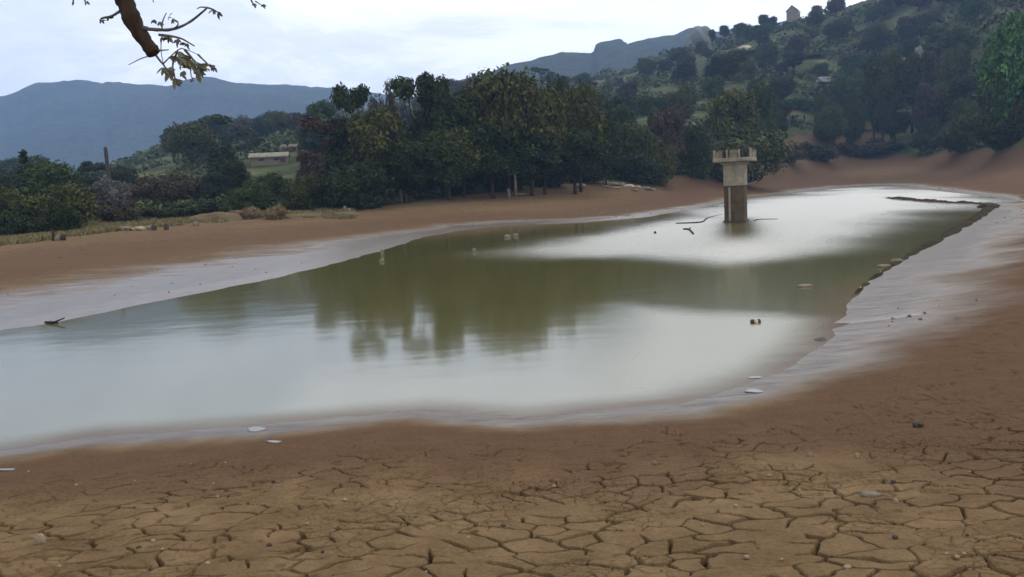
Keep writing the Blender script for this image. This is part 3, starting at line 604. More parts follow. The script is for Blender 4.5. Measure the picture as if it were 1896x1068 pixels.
nrm = u + r.normal(size=(n, 3)) * .6; nrm /= np.linalg.norm(nrm, axis=1)[:, None]; a = np.cross(nrm, r.normal(size=(n, 3))); a /= np.linalg.norm(a, axis=1)[:, None]; b = np.cross(nrm, a)
s = (np.repeat(sz, k, 1).reshape(-1, 1)) * r.uniform(.16, .34, (n, 1))
g = NT('undergrowth leaves'); rn = g.n('ShaderNodeNewGeometry').outputs['Random Per Island']; nn = g.noise(.03, 5, .6, g.pos())
UNDER = g.surf(g.mix(.45, g.ramp(nn, (.32, (.060, .042, .026)), (.44, (.030, .040, .014)), (.57, (.055, .078, .024)), (.72, (.095, .11, .036))), g.ramp(rn, (0, (.020, .026, .012)), (1, (.085, .09, .036)))), .75, .1)
tag(link('undergrowth', npmesh('undergrowth', np.stack([c - a * s, c - b * s * .6, c + a * s, c + b * s * .6], 1).reshape(-1, 3), np.arange(4 * n).reshape(n, 4)), UNDER), 'scrubby green and brown undergrowth covering the hillside', 'undergrowth', kind='stuff')
n = 16000; qq = r.uniform(-.72, -.19, n); Dg = np.interp(qq, tr, tl[:, 1]) + r.uniform(-11, 6, n); gx_, gy_ = qq * Dg, Dg
keep = fbm(gx_ * .12, gy_ * .3, 3, 95) > -.12 + .03 * np.clip(-(Dg - np.interp(qq, tr, tl[:, 1])), -2, 12) - .15; gx_, gy_ = gx_[keep], gy_[keep]; gz_ = terrain(gx_, gy_); n = len(gx_); bl_ = 5
an = r.uniform(0, 6.28, (n, bl_)); hgt = r.uniform(.10, .34, (n, bl_)); b0 = np.stack([gx_[:, None] + r.normal(0, .12, (n, bl_)), gy_[:, None] + r.normal(0, .12, (n, bl_)), np.repeat(gz_[:, None], bl_, 1) - .02], -1).reshape(-1, 3)
an = an.ravel(); hgt = hgt.ravel(); sd_ = np.stack([np.cos(an), np.sin(an), 0 * an], -1) * .035; tp_ = b0 + np.stack([np.sin(an) * hgt * .5, np.cos(an) * hgt * .5, hgt], -1)
g = NT('dry grass'); rn = g.n('ShaderNodeNewGeometry').outputs['Random Per Island']; GRASS = g.surf(g.ramp(rn, (0, (.10, .085, .035)), (.6, (.19, .16, .075)), (1, (.28, .23, .12))), .8, .1)
tag(link('dry_grass', npmesh('dry_grass', np.stack([b0 - sd_, b0 + sd_, tp_ + sd_ * .4, tp_ - sd_ * .4], 1).reshape(-1, 3), np.arange(4 * len(b0)).reshape(-1, 4)), GRASS), 'pale yellow dry grass in a strip along the left bank', 'grass', kind='stuff')
n = 5200; gx_ = r.uniform(-60, 75, n); gy_ = 12 + 140 * r.random(n) ** 1.3; dd_ = sdf(gx_, gy_); qq = gx_ / gy_
keep = (dd_ > .4) & (abs(qq) < .75) & (gy_ < np.interp(qq, tr, tl[:, 1]) + 3) & (fbm(gx_ * .09, gy_ * .09, 3, 97) > -.1); gx_, gy_ = gx_[keep], gy_[keep]; gz_ = terrain(gx_, gy_); n = len(gx_)
s_ = (r.uniform(.025, .085, n) * np.clip(gy_ / 45, .5, 1.6))[:, None]; V = np.array([(1, 0, 0), (0, 1, 0), (-1, 0, 0), (0, -1, 0), (0, 0, .7), (0, 0, -.5)]); Fo = np.array([(0, 1, 4), (1, 2, 4), (2, 3, 4), (3, 0, 4), (1, 0, 5), (2, 1, 5), (3, 2, 5), (0, 3, 5)])
v = np.stack([gx_, gy_, gz_], -1)[:, None] + (V[None] + r.normal(0, .28, (n, 6, 3))) * s_[:, None]; f = (Fo[None] + 6 * np.arange(n)[:, None, None]).reshape(-1, 3)
tag(link('gravel', npmesh('gravel', v.reshape(-1, 3), f), TAN), 'small stones and clods strewn over the far mud banks', 'gravel', kind='stuff')
# ------------------------------------------------------------------ intake tower
tp = on_z(1369, 411); TD = tp[1]; S = TD / F
tw_ = bpy.data.objects.new('intake_tower', None); sc.collection.objects.link(tw_); tw_.location = (tp[0], tp[1] + .7, 0); RZ = R(-24); tw_.rotation_euler = (0, 0, RZ)
tag(tw_, 'square concrete intake tower with a platform standing in the water', 'tower')
wl = 37 * S; zb, zs, zp = 67 * S, 111 * S, 118 * S
mb = MB(); mb.box((0, 0, zb / 2 - .6), (wl, wl, zb + 1.2), 0, .03); mb.build('lower_shaft', STAIN, tw_)
mb = MB(); mb.box((0, 0, (zb + zs) / 2), (wl * 1.04, wl * 1.04, zs - zb), 0, .03); mb.build('upper_shaft', CONC, tw_)
mb = MB(); mb.box((0, 0, .02), (wl * 1.13, wl * 1.13, .16), 0, .04); mb.build('footing', DARKROCK, tw_)
pw = 70 * S
mb = MB(); mb.box((0, 0, (zs + zp) / 2), (pw, pw, zp - zs), 0, .03); mb.box((0, 0, zs - .07), (wl * 1.25, wl * 1.25, .14), 0, .03); mb.build('platform', CONC, tw_)
hp = 15 * S
for i, (xx, yy, sx, sy, hs, mt) in enumerate([(-.46, -.46, .06, .06, 1, CONC), (-.30, -.465, .10, .03, .9, TAN), (-.14, -.46, .04, .05, 1, CONC), (.03, -.465, .20, .03, .92, TAN), (.17, -.46, .04, .05, 1, CONC), (.46, -.46, .06, .06, 1, CONC), (-.465, -.1, .03, .16, .85, TAN), (-.46, .14, .05, .04, 1, CONC), (-.46, .46, .06, .06, 1, CONC), (.46, .1, .05, .04, 1, CONC), (.46, .46, .06, .06, 1, CONC), (0, .46, .04, .05, 1, CONC)]):
    mb = MB(); mb.box((xx * pw, yy * pw, zp + hp * hs / 2), (sx * pw, sy * pw, hp * hs), 0, .02); mb.build('railing_panel' if mt is TAN else 'railing_post', mt, tw_)
mb = MB()
for sx in (-1, 1): mb.tube([(sx * .46 * pw, -.46 * pw, zp + hp * .95), (sx * .46 * pw, .46 * pw, zp + hp * .95)], .04, 6); mb.tube([(-.46 * pw, sx * .46 * pw, zp + hp * .95), (.46 * pw, sx * .46 * pw, zp + hp * .95)], .025, 6)
mb.build('railing', STAIN, tw_)
mb = MB(); mb.box((.05, .05, zp + hp * .3), (.5, .4, hp * .6), .2, .03); mb.tube([(.05, .05, zp), (.05, .05, zp + hp * 1.0)], .04, 8); mb.build('valve_housing', DARKROCK, tw_)
mb = MB(); mb.tube([(-.22 * wl, -wl / 2 - .05, .06), (-.22 * wl, -wl / 2 - .05, zb * .96)], .065, 8); mb.build('pipe', CONC, tw_)
# ------------------------------------------------------------------ overhanging tree: trunk outside the picture, limb hanging in from above
ot = bpy.data.objects.new('overhanging_tree', None); sc.collection.objects.link(ot); ot.location = (-5.4, 3.6, H(-5.4, 3.6) - .1)
tag(ot, 'tree reaching in from the top left with a thick bare brown limb and twigs', 'tree')
BD = 5.0; o0 = Vector(ot.location)
def bp(px, py, dd=0.0): return Vector(at_d(px, py, BD + dd)) - o0
def smooth(pts, n=5):
    out = []; P_ = [pts[0]] + list(pts) + [pts[-1]]
    for i in range(1, len(P_) - 2):
        for k_ in range(n):
            t = k_ / n; a, b, c, d = P_[i - 1:i + 3]
            out.append(.5 * ((2 * b) + (-a + c) * t + (2 * a - 5 * b + 4 * c - d) * t * t + (-a + 3 * b - 3 * c + d) * t ** 3))
    return out + [pts[-1]]
k0 = Vector((.05, 0, 0))
tk = smooth([Vector((0, 0, -.3)), Vector((.05, .1, 1.2)), Vector((.25, .3, 2.6)), Vector((.8, .7, 3.7)), Vector((1.6, 1.1, 4.4)), bp(150, -190), bp(205, -70)])
mb = MB(); nk = len(tk); mb.tube(tk, [.24 * (1 - i / nk) + .05 for i in range(nk)], 12, .06); mb.build('trunk', BARK, ot, True)
lm = smooth([bp(203, -76), bp(222, -20), bp(234, 8), bp(244, 34), bp(258, 60), bp(273, 82), bp(286, 99)], 6); nl = len(lm)
mb = MB(); mb.tube(lm, [(.060 - .022 * i / nl) * (1 + .05 * math.sin(i * .8) + .05 * math.sin(i * .37 + 1)) for i in range(nl)], 14, .07)
for kx, ky, rr_ in ((248, 40, .026), (262, 55, .024), (240, 22, .022), (280, 90, .026)):
    q0 = bp(kx + 4, ky); mb.tube([q0 + Vector((-.03, 0, 0)), q0, q0 + Vector((.028, -.01, .012))], [rr_, rr_ * .9, rr_ * .3], 8, .15)
mb.build('limb', BARK, ot, True)
TW = [([(263, 52), (290, 55), (312, 55), (335, 49), (358, 36), (384, 14)], .0115), ([(384, 14), (372, 13), (365, 16)], .005), ([(384, 14), (396, 18), (411, 28)], .006), ([(300, 55), (301, 40), (308, 24)], .005), ([(322, 53), (330, 44), (320, 34)], .005),
      ([(226, 18), (206, 30), (188, 34), (186, 43)], .009), ([(203, 31), (198, 38)], .005), ([(160, -14), (157, 0), (160, 8)], .006), ([(140, -25), (136, 0), (134, 7)], .006), ([(284, 96), (296, 112), (306, 124), (322, 150)], .008), ([(284, 93), (298, 93), (312, 92)], .006),
      ([(283, 102), (262, 108), (238, 120)], .004), ([(293, 64), (312, 66), (332, 70), (345, 76), (360, 85)], .008), ([(330, 70), (328, 88)], .006), ([(300, 66), (298, 90), (302, 118)], .004), ([(342, 92), (356, 108), (372, 126)], .009), ([(367, 101), (380, 114), (394, 128)], .007),
      ([(328, 96), (340, 110), (356, 124), (372, 127)], .009), ([(328, 96), (320, 118), (322, 134), (326, 156)], .007), ([(302, 118), (330, 92), (345, 92), (367, 101)], .004), ([(352, 118), (354, 140), (358, 152)], .004),
      ([(222, -24), (300, -26), (420, -30), (458, -12), (466, 2), (473, 14)], .009), ([(473, 2), (482, 8), (490, 12)], .004), ([(300, -26), (284, -10), (284, 4)], .005), ([(320, -27), (318, 0)], .005), ([(205, -70), (160, -40), (140, -25)], .008), ([(160, -40), (160, -14)], .006)]
for pts, rd_ in TW:
    pp = smooth([bp(a, b, .03 * math.sin(i * 2.1 + a)) for i, (a, b) in enumerate(pts)], 4); n = len(pp)
    mb = MB(); mb.tube(pp, [rd_ * (1 - .55 * i / n) for i in range(n)], 6, .12); mb.build('twig', TWIG, ot, True)
def spray(pts, n, ln, spread, mat, seed):
    r = random.Random(seed); mb = MB()
    for i in range(n):
        a, b = pts[r.randrange(len(pts))]; c0 = bp(a + r.gauss(0, spread), b + r.gauss(0, spread), r.gauss(0, .05))
        dr = Vector((r.uniform(-.5, 1), r.uniform(-.6, .6), r.uniform(-1.2, .1))).normalized(); sd_ = dr.cross(Vector((r.uniform(-1, 1), 1, r.uniform(-1, 1)))).normalized(); l = ln * r.uniform(.6, 1.3); w_ = l * .2; nn_ = dr.cross(sd_)
        v = [c0, c0 + dr * l * .35 + sd_ * w_ + nn_ * w_ * .3, c0 + dr * l * .7 + sd_ * w_ * .8 + nn_ * w_ * .2, c0 + dr * l - nn_ * w_ * .3, c0 + dr * l * .7 - sd_ * w_ * .8 + nn_ * w_ * .2, c0 + dr * l * .35 - sd_ * w_ + nn_ * w_ * .3, c0 + dr * l * .5 ]
        mb.add(v, [(0, 1, 6), (1, 2, 6), (2, 3, 6), (3, 4, 6), (4, 5, 6), (5, 0, 6)])
    return mb.build('leaf_spray', mat, ot)
spray([(330, 100), (338, 108), (346, 114), (356, 120), (366, 124)], 70, .062, 3.4, DRYLEAF, 1)
spray([(306, 124), (309, 129), (312, 134)], 22, .06, 1.0, DRYLEAF, 2)
spray([(320, 143), (323, 149)], 16, .05, 1.6, DRYLEAF, 12)
spray([(392, 122), (394, 127)], 12, .035, 2.2, TWIG, 3)
for a_ in (300, 313, 330): spray([(a_, 67 + (a_ - 300) * .15)], 5, .04, .6, TWIG, a_)
for i, (a, b, n_, l_, mt) in enumerate([(322, 34, 3, .04, TWIG), (312, 31, 3, .035, TWIG), (286, 36, 4, .035, TWIG), (404, 22, 3, .04, TWIG), (396, 17, 3, .04, TWIG), (189, 37, 6, .03, BARK), (201, 33, 3, .03, BARK), (354, 146, 4, .035, DRYLEAF), (338, 132, 6, .05, DRYLEAF), (470, 6, 4, .035, TWIG), (486, 9, 3, .035, TWIG), (135, 3, 3, .03, TWIG), (159, 2, 3, .03, TWIG), (345, 80, 5, .04, TWIG), (296, 40, 4, .035, TWIG), (374, 126, 8, .04, DRYLEAF)]):
    spray([(a, b)], n_, l_, .45, mt, 30 + i)
# ------------------------------------------------------------------ rocks, posts and other small things
def rockmesh(name, sx, sy, sz, seed, n=18, rough=.22):
    r = np.random.default_rng(seed); th = np.linspace(0, math.pi, n); ph = np.linspace(0, 2 * math.pi, 2 * n, endpoint=False); TH, PH = np.meshgrid(th, ph, indexing='ij')
    ux, uy, uz = np.sin(TH) * np.cos(PH), np.sin(TH) * np.sin(PH), np.cos(TH)
    f = 1 + rough * 1.6 * fbm(ux * 2.1 + uz * 1.3 + 5, uy * 2.1 - uz * .9 + 5, 4, seed) * np.sin(TH) ** .3; pw_ = lambda a: np.sign(a) * abs(a) ** .8
    v = np.stack([pw_(ux) * f * sx / 2, pw_(uy) * f * sy / 2, pw_(uz) * f * sz / 2], -1).reshape(-1, 3); i = np.arange(n * 2 * n).reshape(n, 2 * n); j = np.roll(i, -1, 1)
    return npmesh(name, v, np.stack([i[:-1], i[1:], j[1:], j[:-1]], -1).reshape(-1, 4), True)
def rock(px, py, D, wpx, hpx, label, mat=ROCK, name='rock', seed=1, group=None, depth=1.0, sink=.3, water=False):
    if D is None: p = on_z(px, py, 0); D = p[1]; z = 0
    else: p = at_d(px, py, D); z = H(p[0], D)
    w_, h_ = wpx * D / F, hpx * D / F
    o = link(name, rockmesh(name, w_, w_ * depth, h_ / (1 - sink), seed), mat); o.location = (p[0], D, z + h_ / (1 - sink) * (.5 - sink)); o.rotation_euler = (0, 0, rnd.uniform(-.4, .4))
    return tag(o, label, name, group)
g = NT('straw mound'); bn = g.noise(6, 6, .7, g.pos((1, 1, 2), obj=True)); MOUND = g.surf(g.ramp(bn, (.3, (.07, .052, .028)), (.5, (.13, .098, .054)), (.72, (.19, .145, .085))), .95, .1, g.bump(bn, .9, .15))
T(509, 379, 69, 50, 'bush', 'straw', 'round straw-coloured dry bush below the bright green bush, right one of two', 'bush', 'straw bushes on the left shore', sink=.25)
T(456, 382, 70, 60, 'bush', 'straw', 'wider straw-coloured dry bush, left one of two below the bright green bush', 'bush', 'straw bushes on the left shore', sink=.35)
rock(400, 412, 69, 110, 14, 'long low sandy hummock left of the two straw bushes', MOUND, 'mound', 8, 'mounds on the left shore', .8, .75)
rock(640, 396, 72, 66, 6, 'long pale ochre ledge of earth right of the round straw bush', MOUND, 'mound', 9, 'mounds on the left shore', .8, .65)
rock(560, 404, 71, 80, 6, 'low ochre bank of earth beside the round straw bush', MOUND, 'mound', 10, 'mounds on the left shore', .8, .65)
rock(234, 424, 58, 20, 8, 'pale flat stone lying on the left shore, leftmost of its row', TAN, 'stone', 11, 'stones on the left shore')
rock(258, 422, 58, 26, 7, 'flat brown stone in the middle of the left shore row', ROCK, 'stone', 12, 'stones on the left shore')
rock(276, 420, 58.4, 14, 8, 'small pale stone touching the dark round stone on the left shore', TAN, 'stone', 13, 'stones on the left shore')
rock(285, 424, 57.6, 8, 10, 'dark round stone on the left shore beside the small pale stone', DARKROCK, 'stone', 14, 'stones on the left shore')
rock(308, 421, 58, 9, 11, 'dark round stone at the right end of the left shore row', DARKROCK, 'stone', 15, 'stones on the left shore')
rock(363, 412, 62, 10, 7, 'small white stone on the hummock left of the two straw bushes', TAN, 'stone', 16, 'stones on the left shore')
rock(107, 440, 52, 10, 10, 'pale stone between the two short dark stumps on the left shore', TAN, 'stone', 17, 'stones on the left shore')
for (px, py, D, w_, h_, lb) in [(99, 444, 52, 5, 20, 'short dark stump left of a pale stone on the left shore'), (117, 444, 52, 8, 10, 'squat dark stump right of a pale stone on the left shore')]:
    p = at_d(px, py, D); mb = MB(); z = H(p[0], D); hh_ = h_ * D / F; rw = w_ * D / F / 2
    mb.tube([(0, 0, -.1), (.02, 0, hh_ * .5), (-.01, .02, hh_)], [rw * 1.2, rw, rw * .8], 9, .1); mb.tube([(0, 0, hh_ * .6), (rw * 1.6, .02, hh_ * .85)], [rw * .5, rw * .25], 6, .1)
    o = mb.build('stump', BARK, None, True); o.location = (p[0], D, z); tag(o, lb, 'stump', 'stumps on the left shore')
def post(px, ptop, D, wpx, label, mat, name='post', pbase=None):
    p = at_d(px, ptop, D); z = H(p[0], D) if pbase is None else at_d(px, pbase, D)[2]; hh_ = p[2] - z; rw = wpx * D / F / 2
    mb = MB(); mb.tube([(0, 0, -.3), (.01, 0, hh_ * .5), (0, 0, hh_ - rw), (0, 0, hh_)], [rw * 1.1, rw, rw * .95, rw * .7], 10, .05)
    o = mb.build(name, mat, None, True); o.location = (p[0], D, z); return tag(o, label, name)
post(195, 272, 100, 7, 'tall thin dark post rising above the trees on the left', DARKROCK)
post(638, 381, 74, 6, 'short pale stake on the sand left of the dark grove', TAN, 'stake')
post(646, 385, 74.3, 5, 'shorter leaning stub beside the pale stake left of the grove', ROCK, 'stake')
post(953, 322, 90, 5, 'pale upright stake in front of the dark grove', TAN, 'stake')
post(741, 350, 85, 7, 'pale stripped trunk stub under the left of the grove', PBARK, 'stub')
post(941, 349, 89, 7, 'pale stripped trunk stub left of the upright stake in the grove', PBARK, 'stub')
rock(950, 344, 92, 50, 3, 'long pale slab of stone lying at the foot of the grove', TAN, 'slab', 21, depth=.5)
rock(1072, 347, 104, 24, 7, 'pale rock lying alone left of the pale row of rocks', TAN, 'rock', 23)
for i, (a, w_, h_, mt) in enumerate([(1092, 13, 4, TAN), (1106, 20, 5, TAN), (1121, 11, 6, ROCK), (1134, 26, 5, TAN), (1150, 14, 7, TAN), (1163, 22, 5, PALE), (1180, 12, 6, ROCK), (1192, 24, 5, TAN), (1208, 12, 5, TAN), (1140, 18, 3, ROCK), (1172, 16, 3, TAN), (1120, 16, 3, TAN)]):
    rock(a, 341 - (a - 1092) * .10 + (i > 8) * 4, 110 - (i > 8) * 3, w_, h_, 'broken tan rock in the pale row along the far shore under the black bush', mt, 'rock', 120 + i, 'row of rocks on the far shore', .7)
rock(708, 470, None, 6, 8, 'small white stone at the tip of the grey mud point', TAN, 'stone', 25, 'stones in the pond')
rock(707, 484, None, 9, 6, 'small white stone in the water below the mud point', TAN, 'stone', 26, 'stones in the pond')
rock(878, 466, None, 7, 7, 'yellowish lone stone in the olive water left of the silver streak', TAN, 'stone', 27, 'stones in the pond')
rock(939, 439, None, 11, 5, 'pale stone in the brown shallows, left one of a pair', TAN, 'stone', 28, 'stones in the pond')
rock(954, 437, None, 9, 5, 'pale stone in the brown shallows, right one of a pair', TAN, 'stone', 29, 'stones in the pond')
rock(1213, 432, None, 5, 4, 'tiny dark stone in the silver water left of the bent stick', DARKROCK, 'stone', 30, 'stones in the pond')
rock(1490, 530, None, 26, 4, 'flat pale stone just above the dark reflection near the right shore', TAN, 'stone', 31, 'stones in the pond', .8)
rock(1660, 484, None, 20, 5, 'flat stone slab on the right edge of the pond', TAN, 'stone', 32, 'stones along the right shore', .7)
rock(1636, 494, None, 22, 5, 'pale low stone just left of the flat slab on the right edge', TAN, 'stone', 33, 'stones along the right shore', .7)
rock(1828, 386, 50, 26, 9, 'dark lump of mud at the far corner of the right shore', DARKROCK, 'mud_lump', 34)
def onground(px, py):
    D = 3.0
    for _ in range(60):
        z = H(*on_z(px, py, 0)[:2]) if _ == 0 else z
        p = on_z(px, py, z); z = .5 * z + .5 * H(p[0], p[1])
    return p
def gstone(px, py, wpx, hpx, label, mat, seed, dep=.8):
    p = onground(px, py); w_, h_ = wpx * p[1] / F, hpx * p[1] / F
    o = link('stone', rockmesh('stone', w_, w_ * dep, h_ * 1.5, seed, 14, .3), mat); o.location = (p[0], p[1], p[2] + h_ * .25); tag(o, label, 'stone', 'stones on the near mud')
gstone(75, 1004, 20, 16, 'tan stone on the cracked mud at the lower left', ROCK, 41)
gstone(1700, 788, 20, 8, 'dark stone on the reddish mud at the right', DARKROCK, 42)
gstone(1500, 846, 12, 8, 'pale pebble on the brown mud below the right end of the water', TAN, 43)
gstone(1610, 918, 36, 8, 'flat pale stone on the cracked mud at the lower right', TAN, 44, .6)
gstone(1212, 860, 9, 7, 'pale pebble on the dark mud right of the middle', TAN, 45)
gstone(1658, 930, 10, 8, 'small tan pebble right of the flat pale stone on the mud', ROCK, 47)
gstone(1587, 846, 9, 8, 'small tan pebble on the reddish mud under the dark stone', ROCK, 48)
r = random.Random(31)
for i in range(46):
    px, py = r.uniform(30, 1870), r.uniform(850, 1060)
    p = onground(px, py); w_ = r.uniform(.012, .035)
    o = link('pebble', rockmesh('pebble', w_, w_ * .8, w_ * .7, 60 + i, 8, .3), r.choice([ROCK, DARKROCK, ROCK])); o.location = (p[0], p[1], p[2] + w_ * .15); tag(o, 'tiny pebble lying on the cracked mud in front', 'pebble', 'pebbles on the cracked mud')
# sticks and litter in the water
def stick(pts, rad, label, name='stick', fork=None, z=.01):
    P_ = [on_z(a, b, 0) for a, b in pts]; o0_ = P_[0]; mb = MB(); pp = smooth([Vector(p - o0_) + Vector((0, 0, .03 * math.sin(i * 1.3))) for i, p in enumerate(P_)], 4); n = len(pp)
    mb.tube(pp, [rad * (1 - .5 * i / n) for i in range(n)], 7, .1)
    if fork: mb.tube([pp[n // 2], pp[n // 2] + Vector(fork)], [rad * .6, rad * .3], 6, .1)
    o = mb.build(name, BARK, None, True); o.location = (o0_[0], o0_[1], z); tag(o, label, name, 'sticks in the pond')
stick([(1252, 414), (1298, 412), (1310, 404), (1338, 396)], .05, 'long bent stick afloat left of the concrete tower', fork=(.3, .2, .12))
stick([(1266, 425), (1276, 426), (1284, 434)], .07, 'short curved stick in the water below the long bent stick', fork=(.1, .1, .1))
stick([(1396, 409), (1406, 407), (1440, 406)], .03, 'thin stick trailing from the right foot of the tower')
stick([(85, 598), (100, 600), (106, 597)], .04, 'dark driftwood piece at the water edge by the left shore', fork=(.2, .1, .08))
# a drink can afloat
p = on_z(1399, 598); s_ = p[1] / F; mb = MB(); rc = 5 * s_
prof = [(-9, .72), (-8.4, .9), (-7.2, 1), (-3.4, 1), (3.4, 1), (7.2, 1), (8.4, .9), (9, .72)]
o = bpy.data.objects.new('floating_can', None); sc.collection.objects.link(o); o.location = (p[0], p[1], .0); o.rotation_euler = (0, 0, .05)
tag(o, 'small dark can with a pale middle band floating on the bright water', 'can')
for a_, nm, mt in ((slice(0, 4), 'end', DARKROCK), (slice(3, 5), 'band', PALEROCK), (slice(4, 8), 'end', DARKROCK)):
    mb = MB(); seg = prof[a_]; mb.tube([(q_[0] * s_, 0, rc * .5) for q_ in seg], [rc * q_[1] for q_ in seg], 14); mb.build(nm, mt, o, True)
# puddles left on the mud
g = NT('puddle water'); PUD = g.surf((.10, .09, .075, 1), .04, .9)
for i, (a, b, w_, h_) in enumerate([(1396, 725, 32, 6), (1398, 700, 26, 4), (474, 796, 34, 8), (508, 819, 26, 4), (12, 871, 34, 4), (1520, 630, 22, 6)]):
    c0 = onground(a, b); vs = []
    for k_ in range(28):
        an = k_ / 28 * 2 * math.pi; q0 = on_z(a + math.cos(an) * w_ / 2 * (1 + .18 * math.sin(3 * an + i)), b + math.sin(an) * h_ / 2 * (1 + .25 * math.sin(2 * an + i * 2)), c0[2]); vs.append(q0)
    vs = np.array(vs); zt_ = max(float(terrain(vs[:, 0], vs[:, 1]).max()), .0) + .006
    me = bpy.data.meshes.new('puddle'); me.from_pydata([(v[0], v[1], zt_) for v in vs] + [(v[0], v[1], zt_ - .05) for v in vs], [], [tuple(range(28))] + [(k_, k_ + 28, (k_ + 1) % 28 + 28, (k_ + 1) % 28) for k_ in range(28)]); me.update()
    tag(link('puddle', me, PUD), kind='structure')
# culvert, crags and the far mast
p = at_d(1682, 251, 224); z = H(p[0], 224)
e = bpy.data.objects.new('culvert', None); sc.collection.objects.link(e); e.location = (p[0], 224, z); tag(e, 'low concrete culvert with two dark openings under the tall dark row', 'culvert')
k = 224 / F
for px_ in (-17, 2, 18):
    mb = MB(); mb.box((px_ * k, 0, 7 * k), (4 * k, 3, 16 * k)); mb.build('pier', CONC, e)
mb = MB(); mb.box((0, 0, 16.5 * k), (42 * k, 3.4, 3 * k)); mb.build('deck', CONC, e)
mb = MB(); mb.box((0, 1.2, 6 * k), (36 * k, .3, 15 * k)); mb.build('shade_backing', DARKROCK, e)  # dark slab stands in for the shade inside the two openings
mb = MB(); mb.add([(20 * k, -.3, -1), (66 * k, 1, 12 * k), (66 * k, 1, 20 * k), (20 * k, -.3, 13 * k), (20 * k, .3, -1), (66 * k, 1.6, 12 * k), (66 * k, 1.6, 20 * k), (20 * k, .3, 13 * k)], [(0, 1, 2, 3), (7, 6, 5, 4), (3, 2, 6, 7), (0, 4, 5, 1), (1, 5, 6, 2), (0, 3, 7, 4)]); mb.build('wing_wall', CONC, e)
def crag(px, py, D, wpx, hpx, label, mat, seed):
    p = at_d(px, py, D); o = link('crag', rockmesh('crag', wpx * D / F, wpx * D / F * .8, hpx * D / F * 1.6, seed, 20, .5), mat); o.location = (p[0], D, p[2] - hpx * D / F * .1); tag(o, label, 'crag', 'crags on the hills')
GREYROCK = concrete('grey crag', (.10, .105, .10), (.18, .18, .17), (.28, .28, .26), .2)
crag(1292, 68, 445, 36, 24, 'grey-blue crag on the skyline left of the upright tree', GREYROCK, 52)
crag(1376, 92, 345, 24, 8, 'small pale crag on the slope above the yellow-green tree', PALEROCK, 53)
crag(1432, 62, 390, 16, 8, 'small pale crag under the knob-like skyline tree', GREYROCK, 54)
crag(1525, 148, 250, 26, 8, 'pale rocks on the slope beside the dark small tree', GREYROCK, 55)
crag(1700, 100, 250, 12, 18, 'slanting pale rock rising behind the tall dark row', GREYROCK, 56)
p = at_d(1590, 251, 226); e = bpy.data.objects.new('retaining_wall', None); sc.collection.objects.link(e); e.location = (p[0], 226, H(p[0], 226)); e.rotation_euler = (0, 0, R(3)); tag(e, 'long low pale stone wall on the brown slope left of the culvert', 'wall')
mb = MB(); mb.box((0, 0, .1), (78 * k, .5, 1.3), 0, .05); mb.build('masonry', TAN, e); mb = MB(); mb.box((0, 0, .85), (79 * k, .62, .2), 0, .04); mb.build('coping', CONC, e)
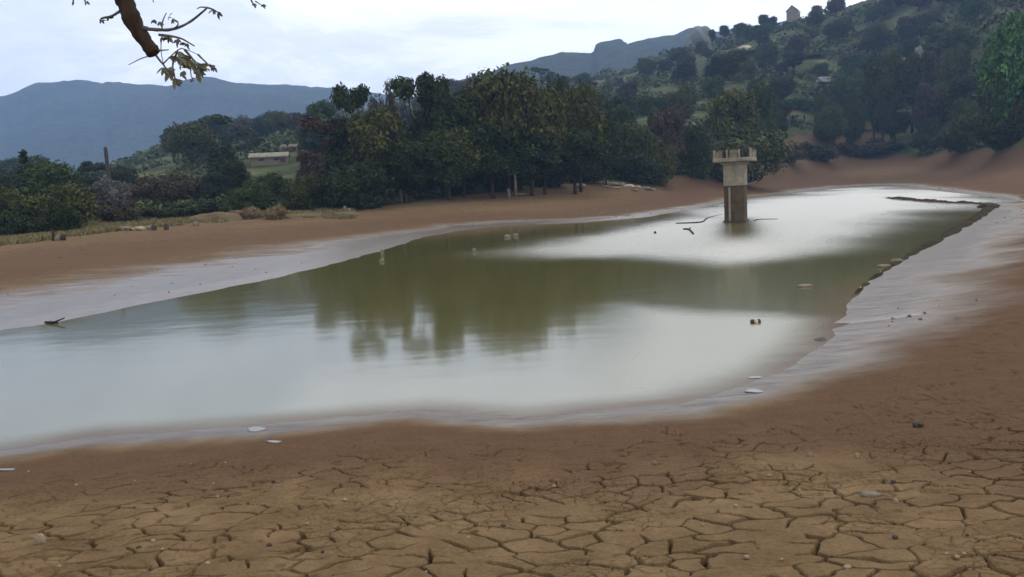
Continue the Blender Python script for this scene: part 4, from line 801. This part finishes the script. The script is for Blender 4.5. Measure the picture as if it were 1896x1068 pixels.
def house(px, ptop, pb, D, wpx, rz, label, wall, roofm, dep=.7, nwin=2):
    p = at_d(px, ptop, D); b = at_d(px, pb, D); e = bpy.data.objects.new('house', None); sc.collection.objects.link(e); e.location = (b[0], D, b[2]); e.rotation_euler = (0, 0, rz); tag(e, label, 'house')
    w_ = wpx * D / F; hh_ = p[2] - b[2]; dd = w_ * dep; we = hh_ * .62; mb = MB()
    v = [(-w_ / 2, -dd / 2, -4), (w_ / 2, -dd / 2, -4), (w_ / 2, dd / 2, -4), (-w_ / 2, dd / 2, -4), (-w_ / 2, -dd / 2, we), (w_ / 2, -dd / 2, we), (w_ / 2, dd / 2, we), (-w_ / 2, dd / 2, we), (-w_ / 2, 0, hh_ * .97), (w_ / 2, 0, hh_ * .97)]
    mb.add(v, [(0, 1, 5, 4), (2, 3, 7, 6), (1, 2, 6, 9, 5), (3, 0, 4, 8, 7), (3, 2, 1, 0)]); mb.build('wall', wall, e)
    mb = MB(); o_ = .35; X_ = w_ / 2 + o_; Y_ = dd / 2 + o_; ze = we - o_ * .3; t = .18
    for sg in (-1, 1):
        mb.add([(-X_, sg * Y_, ze), (X_, sg * Y_, ze), (X_, 0, hh_), (-X_, 0, hh_), (-X_, sg * Y_, ze + t), (X_, sg * Y_, ze + t), (X_, 0, hh_ + t), (-X_, 0, hh_ + t)], [(0, 1, 2, 3), (7, 6, 5, 4), (0, 4, 5, 1), (1, 5, 6, 2), (3, 2, 6, 7), (0, 3, 7, 4)])
    mb.build('roof', roofm, e)
    for i_ in range(nwin):
        mb = MB(); mb.box((w_ * (-.5 + (i_ + .7) / (nwin + .4)), -dd / 2 - .01, we * .55), (min(1.0, w_ * .14), .08, we * .34), 0, .02); mb.build('window', DARKROCK, e)
    mb = MB(); mb.box((w_ * .38, -dd / 2 - .01, we * .32), (min(1.0, w_ * .12), .09, we * .62), 0, .02); mb.build('door', DARKROCK, e)
    return e
ROOFM = concrete('weathered roof', (.05, .045, .04), (.09, .08, .07), (.14, .125, .11), .2)
house(1469, 12, 38, 400, 24, R(60), 'gabled pale house on the skyline near the top right', CONC, ROOFM, .8, 1)
house(500, 284, 302, 150, 64, R(8), 'long low pale-roofed house below the hazy trees on the left', TAN, CONC, .35, 2)
house(538, 268, 282, 170, 26, R(-5), 'small pale-roofed house just above the long low house on the left', CONC, TAN, .6, 2)
e = bpy.data.objects.new('mast', None); sc.collection.objects.link(e); p = at_d(998, 140, 1120); e.location = (p[0], 1120, p[2] - 6); k = 1120 / F; tag(e, 'pale narrow mast standing on the distant ridge above the grove', 'mast')
mb = MB(); mb.box((0, 0, 13 * k), (9 * k, 6, 26 * k), 0, .5); mb.build('tower_block', GREYROCK, e)
mb = MB(); mb.add([(-4.5 * k, -3, 26.02 * k), (4.5 * k, -3, 26.02 * k), (4.5 * k, 3, 26.02 * k), (-4.5 * k, 3, 26.02 * k), (-2.5 * k, 0, 36 * k)], [(0, 1, 4), (1, 2, 4), (2, 3, 4), (3, 0, 4), (3, 2, 1, 0)]); mb.build('spire', GREYROCK, e)
# ------------------------------------------------------------------ haze
mb = MB(); mb.v = [(x, y, z) for z in (-3, 350) for x, y in ((-2600, -60), (2600, -60), (2600, 2200), (-2600, 2200))]; mb.f = [(3, 2, 1, 0), (4, 5, 6, 7), (0, 1, 5, 4), (1, 2, 6, 5), (2, 3, 7, 6), (3, 0, 4, 7)]
hm = bpy.data.materials.new('haze'); hm.use_nodes = True; t_ = hm.node_tree; t_.nodes.clear(); ho = t_.nodes.new('ShaderNodeOutputMaterial'); pv = t_.nodes.new('ShaderNodeVolumePrincipled')
pv.inputs['Color'].default_value = (.36, .56, .92, 1); pv.inputs['Density'].default_value = .00034; pv.inputs['Anisotropy'].default_value = .0
t_.links.new(pv.outputs[0], ho.inputs['Volume']); tag(mb.build('haze', hm), kind='stuff')
